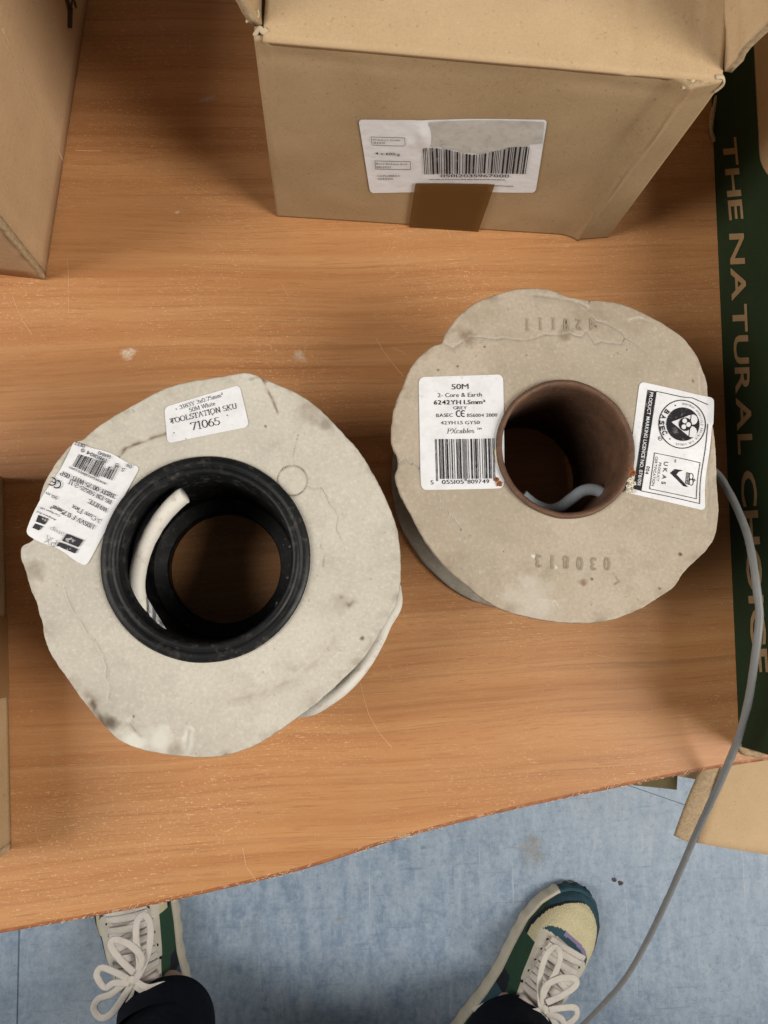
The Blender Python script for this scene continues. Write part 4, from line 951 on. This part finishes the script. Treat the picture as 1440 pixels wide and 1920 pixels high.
tp=bpy.data.materials.new('brown_tape'); tp.use_nodes=True; nt=tp.node_tree; b_=nt.nodes['Principled BSDF']; b_.inputs['Base Color'].default_value=(.135,.065,.018,1); b_.inputs['Roughness'].default_value=.3
tr=nt.nodes.new('ShaderNodeBsdfTransparent'); tr.inputs[0].default_value=(.42,.25,.10,1); mx=nt.nodes.new('ShaderNodeMixShader'); mx.inputs[0].default_value=.62
nt.links.new(tr.outputs[0],mx.inputs[1]); nt.links.new(b_.outputs[0],mx.inputs[2]); nt.links.new(mx.outputs[0],nt.nodes['Material Output'].inputs[0])
label_mesh('tape',[(779,338),(928,340),(896,432.5),(766,427)],SF,tp,box,.01,(20,20),.0012)
# left box
def solidbox(name,label,base,H,mt,lid=True,grp='cardboard boxes around the desk'):
    c_=sum(base,Vector())/4; t=thing(name,label,'cardboard box',c_[:],grp)
    boxwall(t,base,H,mt)
    if lid:
        top=[p+Vector((0,0,H+.001)) for p in base]
        m1=(top[0]+top[1])/2; m2=(top[3]+top[2])/2; g_=(top[1]-top[0]).normalized()*.0015
        panel('top_flap',top[0],m1-g_,m2-g_,top[3],mt,t,.004,lambda u,v:.001*fbm(u*3,v*3)); panel('top_flap',m1+g_,top[1],top[2],m2+g_,mt,t,.004,lambda u,v:.001*fbm(u*3,v*3,4))
    return t
a=P(85,525,0); b=P(0,515,0); c_=P(166,0,0)
dr=(c_-a).normalized(); dl=(b-a).normalized()
lb=solidbox('cardboard_box','tall brown cardboard box with scuffed corner standing at the back left of the desk',[a+dl*.20,a,a+dr*.24,a+dr*.24+dl*.20],.13,M['kraft2'])
nL=(c_-a).cross(Vector((0,0,1))).normalized()
def SL(px,py,l): return Q(px,py,a,nL)+nL*(l+.0004)
pr=Print(); pr.line([(121,-14),(130,18)],6.5); pr.line([(138,-14),(131,18)],3.0); pr.line([(131,16),(130,50)],8); pr.line([(138,0),(142,14)],2.5)
pr.build('print',[M['mark']],lb,SL,.0001)
vs,fs=tube_data([Q(3,52,a,nL),Q(60,175,a,nL),Q(118,302,a,nL)],.0011,ry=.0005,seg=8,up=nL)
mesh('crease',vs,fs,M['kraft2'],lb,True)
vs,fs=tube_data([a+Vector((0,0,.001+.13*i/24))+Vector((.0007*noise.noise(Vector((i*1.7,0,0))),.0007*noise.noise(Vector((0,i*1.3,5))),0))-Vector((.0006,-.0012,0)) for i in range(25)],.0016,ry=.0012,seg=8,n=2)
mesh('worn_corner',vs,fs,M['raw'],lb,True)
# lower left box
a=P(21.5,1592,0); b=P(7,896,0); dr=(b-a); d2=Vector((dr.y,-dr.x,0)).normalized()*-1
if d2.x>0: d2=-d2
lb2=solidbox('cardboard_box','kraft box with a strip of brown tape, left of the reel with black hub',[a+d2*.16,a,b,b+d2*.16],.05,M['kraft'])
nL2=(b-a).cross(Vector((0,0,1))).normalized()
tp2=m_plastic('matt_brown_tape',(.22,.115,.045),.35,.1)
pa=P(12.5,1155,0);pb=P(15.7,1306,0)
tt=[pa,pb,pb+Vector((0,0,.0495)),pa+Vector((0,0,.0495))]
mesh('tape',[p+nL2*.0006 for p in tt],[(0,1,2,3)],tp2,lb2)
# green box on the right
a=P(1337,240,0); b=P(1387,1400,0); L_=(b-a); a=a-L_.normalized()*.10*1; L_=b-a
nG=Vector((-1,0,0)); 
base=[b, b+Vector((.16,-L_.x/L_.y*.16*-1*-1,0)), a+Vector((.16,0,0)), a]
perp=Vector((-L_.y,L_.x,0)).normalized(); 
if perp.x<0: perp=-perp
base=[b,b+perp*.16,a+perp*.16,a]
HG=.078
gb=solidbox('cardboard_box','kraft box with green printed side reading THE NATURAL CHOICE along the right of the desk',base,HG,M['kraft'])
nG=-perp
def SG(px,py,l): return Q(px,py,a,nG)+nG*(l+.0004)
# green field on the face: polygon in (distance along, height)
ax=(b-a).normalized(); LG=(b-a).length
def onface(s_,h_,l=.0005): return a+ax*s_+Vector((0,0,h_))+nG*l
s475=(P(1351,475,0)-a).length
def hg(s_):
    return .047 + (.0525-.047)*0 + (.030*sm(s_,s475-.035,s475+.02))
vs=[];fs=[];NS=90
for i in range(NS+1):
    s_=.0005+(LG-.001)*i/NS
    for j in range(9): vs.append(onface(s_,.0005+(hg(s_)-.0005)*j/8))
for i in range(NS):
    for j in range(8): q=i*9+j; fs.append((q,q+1,q+10,q+9))
gp=mesh('green_print',vs,fs,M['green'],gb)
pr=Print(); pr.text('THE',(1371,258),(1385,412),27,.02); pr.text('NATURAL',(1385,438),(1402,852),28,.02); pr.text('CHOICE',(1406,882),(1431,1262),29,.02)
pr.build('lettering',[M['tan']],gb,SG,.0006)
# crushed bottom corner and torn back corner of the green box
vs,fs=tube_data([b+Vector((-.0005,.002,.002)),b+Vector((.002,-.002,.0015)),b+Vector((.006,-.0035,.001)),b+Vector((.012,-.004,.001))],.0022,ry=.0012,seg=8,jitter=.4)
mesh('crushed_corner',vs,fs,M['raw'],gb,True)
q=P(1336,215,.004)
vs,fs=tube_data([P(1345,180,.006),q,P(1334,245,.004),P(1340,266,.002)],.0016,ry=.0010,seg=8,jitter=.5)
mesh('torn_flap_corner',vs,fs,M['raw'],gb,True)
# boxes on the floor under the right end of the desk
Zf=-.30
fA=P(1345,1463,Zf); fB=P(1308,1581,Zf); fC=P(1440,1603,Zf); fu=(fC-fB).normalized(); fv=(fA-fB).normalized()
fbx=thing('cardboard_box','open kraft box on the blue floor, its flap sticking out under the desk','cardboard box',(fA+fu*.15+fv*.12).xy.to_3d()+Vector((0,0,FZ)),'cardboard boxes around the desk')
panel('front_flap',fB,fB+fu*.26,fB+fu*.26+fv*.12,fB+fv*.12,M['kraftlit'],fbx,.005,lambda u,v:.002*fbm(u*3,v*3),30,14)
o2=fB+fv*.12; Hh=Zf-.006-FZ
ups=Vector((0,0,Hh)); g0=Vector((o2.x,o2.y,FZ))
bs=[g0,g0+fu*.26,g0+fu*.26+fv*.2,g0+fv*.2]
for i in range(4):
    p,q=bs[i],bs[(i+1)%4]; t=(q-p).normalized()*(.0055 if i%2 else 0)
    panel('wall',p+t,q-t,q-t+ups,p+t+ups,M['kraft'],fbx,.005,nu=16,nv=12)
sA=P(1345,1468,Zf-.012); sB=P(1268,1455,Zf-.012)
panel('side_flap',sB,sA,sA+fv*.09,sB+fv*.09,M['kraft'],fbx,.004,nu=14,nv=8)
vs,fs=tube_data([fB-fu*.012+Vector((0,0,-.004)),fB-fu*.010+fv*.04+Vector((0,0,-.004)),fB-fu*.004+fv*.09+Vector((0,0,-.003))],.010,ry=.0028,seg=10,up=(0,0,1))
mesh('flap_edge',vs,fs,M['raw'],fbx,True)
Zg=-.42
gA=P(1265,1479,Zg); gB=P(1262,1462,Zg); gd=(P(1180,1470,Zg)-gA).normalized(); gu=Vector((-gd.y,gd.x,0)); gu=gu if gu.y>0 else -gu
olive=m_card('olive_card',(.30,.245,.12),(.35,.29,.15))
fb2=thing('cardboard_box','dull olive brown box almost hidden under the desk beside the open kraft box','cardboard box',(gA+gd*.1+gu*.1).xy.to_3d()+Vector((0,0,FZ)),'cardboard boxes around the desk')
bs=[Vector((p.x,p.y,FZ)) for p in (gA,gA+gu*.18,gA+gu*.18+gd*.2,gA+gd*.2)]; ups=Vector((0,0,Zg-FZ))
for i in range(4):
    p,q=bs[i],bs[(i+1)%4]; t=(q-p).normalized()*(.0045 if i%2 else 0)
    panel('wall',p+t,q-t,q-t+ups,p+t+ups,olive,fb2,.004,nu=12,nv=12)
panel('top_flap',bs[0]+ups+Vector((0,0,.001)),bs[3]+ups+Vector((0,0,.001)),bs[2]+ups+Vector((0,0,.001)),bs[1]+ups+Vector((0,0,.001)),olive,fb2,.004,nu=12,nv=12)
# small litter on the floor
crumbm=mat('dried_crumb',(.11,.075,.07),.9)
for cx,cy,r_,sd in ((1152,1650,3.4,1),(1164,1656,3.8,2)):
    vs,fs=crumb('',cx,cy,r_*.0008,FZ+.0012,0,sd)
    o=mesh('floor_crumb',vs,fs,crumbm,None,True); o['label']='tiny dark crumb on the blue floor near the right shoe'; o['category']='crumb'; o['group']='dark crumbs on the floor'
# ------------------------------------------------------------------ person
cream=m_fabric('cream_mesh',(.62,.56,.37),(.44,.39,.23),1400); teal=m_fabric('teal_suede',(.035,.085,.11),(.03,.07,.09),2500); grn=m_fabric('green_suede',(.028,.070,.040),(.022,.055,.032),2500)
dark=m_fabric('dark_suede',(.012,.014,.02),(.02,.02,.028),2500); purple=m_fabric('lilac_trim',(.26,.22,.36),(.2,.17,.3),2500); offw=m_fabric('offwhite_leather',(.58,.54,.46),(.52,.48,.40),2500); brown=m_fabric('dark_plum_trim',(.07,.05,.055),(.05,.04,.045),2500)
solem=m_plastic('sole_foam',(.50,.46,.37),.7,.5); lacem=m_fabric('white_lace',(.66,.62,.57),(.52,.48,.43),3500); sock=m_fabric('pale_tongue',(.50,.44,.42),(.45,.39,.37),2500)
person=thing('person','person standing at the desk in black trousers and cream and green trainers with white laces','person',(0,0,0))
SH=[(0,.0,0),(.02,.018,0),(.06,.029,0),(.13,.034,0),(.25,.036,.001),(.38,.0365,.003),(.5,.040,.004),(.62,.0465,.003),(.74,.0505,.001),(.84,.047,0),(.92,.037,-.001),(.965,.025,-.002),(.99,.013,-.002),(1,.0,-.002)]
def shv(t,k):
    for a_,b_ in zip(SH,SH[1:]):
        if a_[0]<=t<=b_[0]:
            f=(t-a_[0])/(b_[0]-a_[0]); 
            return a_[k]+(b_[k]-a_[k])*f
    return SH[-1][k]
TP=[(0,.060),(.05,.085),(.15,.098),(.28,.100),(.40,.098),(.50,.090),(.60,.078),(.70,.066),(.80,.058),(.88,.051),(.94,.042),(.98,.030),(1,.018)]
def tpv(t):
    for a_,b_ in zip(TP,TP[1:]):
        if a_[0]<=t<=b_[0]:
            f=(t-a_[0])/(b_[0]-a_[0]); f=f*f*(3-2*f)*.5+f*.5; return a_[1]+(b_[1]-a_[1])*f
    return TP[-1][1]
LS=.305
def make_shoe(toe,heading,medial,lbl):
    """toe: floor point under the toe tip; heading: toe direction; medial: +1 when the inner side is local -x"""
    hd=Vector((math.cos(heading),math.sin(heading),0)); rt=Vector((hd.y,-hd.x,0))
    heel=toe-hd*LS
    def W(x,y,z_): return heel+hd*y+rt*(x*medial)+Vector((0,0,z_))
    root=bpy.data.objects.new('shoe',None); C.objects.link(root); root.parent=person; root.location=heel+hd*LS*.5; root['label']=lbl; root.empty_display_size=.02
    # upper
    NT,NA=200,72; vs=[];fs=[];mi=[]
    def upt(t,a_):
        tt=t; wv=shv(tt,1)-.0012; cx=shv(tt,2); tp_=tpv(tt)-.012; 
        s_=math.sin(a_); c_=math.cos(a_)
        ex=.72 if tt>.55 else .85
        x=cx+wv*math.copysign(abs(c_)**ex,c_)*(1-.30*max(0,s_)**2*sm(.6-tt,0,.3)); z_=.014+tp_*max(0,s_)**.85
        return x,tt*LS,z_
    for i in range(NT+1):
        t=.002+.996*i/NT
        t=.5-.5*math.cos(math.pi*t) if False else t
        for j in range(NA+1): vs.append(W(*upt(t,math.pi*j/NA)))
    for i in range(NT):
        for j in range(NA):
            q=i*(NA+1)+j; fs.append((q,q+1,q+NA+2,q+NA+1))
            t=(i+.5)/NT; s_=(j+.5)/NA*2-1          # s: +x side -1 .. -x side +1  (outer .. inner)
            as_=abs(s_); k=0
            rim=.84 if t<.72 else .84*math.sqrt(max(0,1-((t-.72)/.245)**2))
            if as_>rim: k=1 if t>.86 else (3 if s_<0 and t>.55 else 2 if s_>0 else 6)
            if k==0 and .62<t<.985 and s_>0 and rim-.10<as_: k=3
            ed=.30+.10*math.sin((t-.3)*6)
            if .40<t<.74+.045*math.sqrt(max(0,1-(as_/.6)**2)) and as_<.62: 
                if as_<.16: k=7
                elif as_<.54: k=5
            if k==0 and t>.74 and as_<.52*math.sqrt(max(0,1-((t-.74)/.085)**2)): k=4 if t>.74+.068*math.sqrt(max(0,1-(as_/.40)**2)) and as_<.36 and s_<.1 else 1
            if .28<t<.70 and s_>.50: k=2
            if .44<t<.52 and s_>.66 and s_>.66+(t-.44): k=3
            if .28<t<.45 and s_>.72: k=1
            if .36<t<.62 and s_<-.70: k=2
            if t<.30: k=5 if as_<.8 else 2
            if .56<t<.70 and -.70<s_<-.54: k=1
            mi.append(k)
    up_=mesh('upper',vs,fs,[cream,teal,grn,dark,purple,offw,brown,sock],root,True,mi)
    # sole: flared, serrated edge
    vs=[];fs=[];NO=220; sm_=[]; prof=[(-.004,0),(.0035,.001),(.0048,.008),(.0038,.016),(.0022,.0235),(.0005,.026),(-.006,.024)]
    ol=[]
    for i in range(NO):
        u=i/NO; 
        if u<.5: t=u*2; sd=1
        else: t=2-u*2; sd=-1
        t=.5-.5*math.cos(math.pi*t) ; ol.append((shv(t,2)+sd*shv(t,1),t*LS))
    for i,(x,y) in enumerate(ol):
        x0,y0=ol[i-1]; x1,y1=ol[(i+1)%NO]; dx,dy=x1-x0,y1-y0; l=math.hypot(dx,dy)+1e-9; nx,ny=dy/l,-dx/l
        if nx*(x-0)+ny*(y-LS*.5)<0: nx,ny=-nx,-ny
        for o_,z_ in prof:
            ser=.0008*(1 if (i//3)%2 else -1) if .001<z_<.02 else 0
            vs.append(W(x+nx*(o_+ser),y+ny*(o_+ser),z_))
    m__=len(prof)
    for i in range(NO):
        for j in range(m__-1): a_=i*m__+j; b_=((i+1)%NO)*m__+j; fs.append((a_,b_,b_+1,a_+1)); sm_.append(0 if j<2 else (1 if ol[i][1]>LS*.93 else (2 if ol[i][0]>0 and ol[i][1]>LS*.45 else 0)))
    fs.append(tuple(i*m__ for i in range(NO))); sm_.append(0)
    fixn(mesh('sole',vs,fs,[solem,teal,brown],root,True,sm_))
    # eyelet stays: dark holes
    def top(x,t,l=.0):
        wv=shv(t,1); c_=max(-1,min(1,(x-shv(t,2))/wv)); a_=math.acos(math.copysign(abs(c_)**(1/.8),c_)); q=upt(t,a_); return W(x,t*LS,q[2]+l)
    H=[]
    for t in (.55,.60,.65,.70,.745):
        for x in (-.027,.027): 
            pc=top(x,t,.0008); n_=10; H.append(([pc+Vector((.0019*math.cos(2*math.pi*i/n_),.0019*math.sin(2*math.pi*i/n_),0)) for i in range(n_)],[tuple(range(n_))]))
    for V,F in H: mesh('eyelet',V,F,dark,root)
    # laces across, then the bow
    L_=[]
    rn=random.Random(int(heading*100))
    for t0 in (.545,.595,.645,.695,.735,.76):
        for sgn in (1,-1):
            if t0>.73 and sgn<0: continue
            pts=[]
            for i in range(7):
                f=i/6; x=-.026+.052*f; t=t0+ (.028*(f) if sgn>0 else .028*(1-f)); pts.append(top(x,t,.003+.0032*math.sin(math.pi*f)+(.0015 if sgn>0 else 0)))
            L_.append(tube_data(pts,.0046,ry=.0012,seg=10,up=(0,0,1),n=5,taper=lambda f:.8+.2*math.sin(math.pi*f)))
    kn=top(.002,.535,.010)
    def loop(pts,r_=.0042): L_.append(tube_data([kn+hd*y*1.25+rt*(x*1.15*medial)+Vector((0,0,z_)) for x,y,z_ in pts],r_,ry=.0008,seg=10,n=8,up=(.2,.1,1)))
    loop([(0,0,0),(-.012,.014,.006),(-.016,.036,.008),(-.022,.052,.006),(-.030,.054,.002),(-.032,.042,0),(-.024,.022,.002),(-.010,.006,.003),(0,0,0)])
    loop([(0,0,0),(.014,-.010,.006),(.030,-.020,.004),(.044,-.022,-.004),(.050,-.013,-.010),(.042,-.006,-.008),(.026,-.004,.0),(.010,.001,.003),(0,0,0)])
    loop([(0,0,0),(.010,-.016,.002),(.022,-.036,-.006),(.032,-.058,-.020)],.0040); loop([(0,0,0),(-.012,-.010,.004),(-.028,-.016,-.004),(-.040,-.030,-.018),(-.046,-.052,-.036)],.0040)
    loop([(-.005,-.002,0),(0,.002,.004),(.006,.001,.003),(.008,-.003,0)],.0048)
    loop([(-.004,.004,.002),(-.016,.018,.008),(-.010,.034,.010),(.004,.044,.008),(.010,.040,.008),(.004,.024,.009),(-.004,.008,.006)],.0042)
    loop([(.004,.0,.004),(.018,.006,.006),(.030,.004,.0),(.036,.016,-.004),(.028,.022,-.001),(.014,.014,.004),(.004,.004,.004)],.0040)
    loop([(0,-.004,.002),(-.014,-.020,.004),(-.024,-.036,-.002),(-.020,-.052,-.006)],.0042)
    V,F=merge(L_); fixn(mesh('lace',V,F,lacem,root,True))
    # tongue top
    vs=[];fs=[]
    for i in range(13):
        for j in range(9):
            x=(j/8-.5)*.046*(1-.25*(i/12)**3); t=.52-.013*i; zz=tpv(t)+.002+.010*(i/12)**2-18*x*x
            vs.append(W(x,t*LS,zz))
    for i in range(12):
        for j in range(8): q=i*9+j; fs.append((q,q+1,q+10,q+9))
    o=mesh('tongue',vs,fs,sock,root,True); md=o.modifiers.new('s','SOLIDIFY'); md.thickness=.004
    return heel,hd,rt
def img_dir(p0,p1):
    a_=P(*p0,FZ);b_=P(*p1,FZ); d=(b_-a_); return math.atan2(d.y,d.x)
hL,dL,rL=make_shoe(P(228,1580,FZ),img_dir((352,1990),(228,1580)),-1,'left trainer, its toe hidden under the desk')
hR,dR,rR=make_shoe(P(1094,1668,FZ),img_dir((855,1990),(1094,1668)),1,'right trainer with its toe fully in view')
# legs: one continuous body, trousers over it
def skin(name,verts,edges,rad,root,mt,parent):
    me=bpy.data.meshes.new(name); me.from_pydata([tuple(v) for v in verts],edges,[]); o=bpy.data.objects.new(name,me); C.objects.link(o)
    md=o.modifiers.new('skin','SKIN'); 
    if not me.skin_vertices: 
        bm=bmesh.new(); bm.from_mesh(me); bm.verts.layers.skin.verify(); bm.to_mesh(me); bm.free()
    for i,r_ in enumerate(rad): me.skin_vertices[0].data[i].radius=(r_,r_) if not isinstance(r_,tuple) else r_
    me.skin_vertices[0].data[root].use_root=True
    o.modifiers.new('sub','SUBSURF').levels=2; o.modifiers['sub'].render_levels=2
    dg=bpy.context.evaluated_depsgraph_get(); dg.update(); m2=bpy.data.meshes.new_from_object(o.evaluated_get(dg)); o.modifiers.clear(); o.data=m2
    m2.materials.clear(); m2.materials.append(mt); m2.polygons.foreach_set('use_smooth',[True]*len(m2.polygons)); o.parent=parent
    return o
aL=hL+dL*.092+Vector((.019,-.002,0)); aR=hR+dR*.100+Vector((-.012,-.004,0))
pel=(aL+aR)/2+Vector((0,-.11,0)); 
def Zv(p,z_): return Vector((p.x,p.y,FZ+z_))
V=[Zv(pel,.92),Zv(pel+Vector((-.10,0,0)),.86),Zv(aL*.5+(pel+Vector((-.10,.07,0)))*.5,.47),Zv(aL,.09),Zv(pel+Vector((.10,0,0)),.86),Zv(aR*.5+(pel+Vector((.10,.07,0)))*.5,.47),Zv(aR,.09),Zv(pel,.96),Zv(pel+Vector((0,-.01,0)),1.0),Zv(aL+dL*.06,.045),Zv(aR+dR*.06,.045)]
E=[(0,1),(1,2),(2,3),(0,4),(4,5),(5,6),(0,7),(7,8),(3,9),(6,10)]
skinm=mat('skin',(.45,.27,.19),.5)
skin('body',V,E,[.12,.085,.055,.036,.085,.055,.036,.11,.10,.026,.026],0,skinm,person)
def leg_cloth(ank,hd,knee,hip):
    NA=64; vs=[];fs=[]; rings=[]
    hem=ank+hd*.018; NZ=60
    for i in range(NZ+1):
        t=i/NZ; z_=.085+(.80-.085)*t
        if t<.5: p=hem.lerp(knee,t*2)
        else: p=knee.lerp(hip,t*2-1)
        R_=.054+.014*t if t<.5 else .069+.03*(t-.5)*2
        R_-=.005*math.exp(-((t-.12)/.05)**2)
        for j in range(NA):
            a_=2*math.pi*j/NA; r_=R_*(1+.10*math.cos(a_*2)+.035*noise.noise(Vector((math.cos(a_)*1.6,math.sin(a_)*1.6,t*16+ank.x*9)))+.02*noise.noise(Vector((a_*.0,t*45,3))))
            zz=z_+(.006*math.cos(a_*2+1) if i==0 else 0)
            vs.append(Vector((p.x+r_*math.cos(a_),p.y+r_*math.sin(a_),FZ+zz)))
    for i in range(NZ):
        for j in range(NA): a_=i*NA+j; b_=i*NA+(j+1)%NA; fs.append((a_,b_,b_+NA,a_+NA))
    b0=len(vs)          # turned-in hem
    for j in range(NA): v=vs[j]; vs.append(Vector((hem.x+(v.x-hem.x)*.93,hem.y+(v.y-hem.y)*.93,v.z+.001)))
    for j in range(NA): v=vs[j]; vs.append(Vector((hem.x+(v.x-hem.x)*.90,hem.y+(v.y-hem.y)*.90,v.z+.06)))
    for j in range(NA):
        k=(j+1)%NA; fs.append((k,j,b0+j,b0+k)); fs.append((b0+k,b0+j,b0+NA+j,b0+NA+k))
    return vs,fs
dat=[leg_cloth(aL,dL,Zv(aL*.5+(pel+Vector((-.10,.07,0)))*.5,0),Zv(pel+Vector((-.09,0,0)),0)),leg_cloth(aR,dR,Zv(aR*.5+(pel+Vector((.10,.07,0)))*.5,0),Zv(pel+Vector((.09,0,0)),0))]
# hips and jumper as one closed loft above the legs
vs=[];fs=[]; NA=64
lv=[(.70,.10,.05),(.78,.165,.10),(.88,.17,.11),(1.0,.155,.11)]
for z_,rx,ry in lv:
    for j in range(NA): a_=2*math.pi*j/NA; vs.append(Vector((pel.x+rx*math.cos(a_),pel.y+ry*math.sin(a_),FZ+z_)))
for i in range(len(lv)-1):
    for j in range(NA): a_=i*NA+j; b_=i*NA+(j+1)%NA; fs.append((a_,b_,b_+NA,a_+NA))
fs.append(tuple(range(NA))); fs.append(tuple(range(3*NA,4*NA)))
V,F=merge(dat+[(vs,fs)]); mesh('trousers',V,F,M['cloth'],person,True)
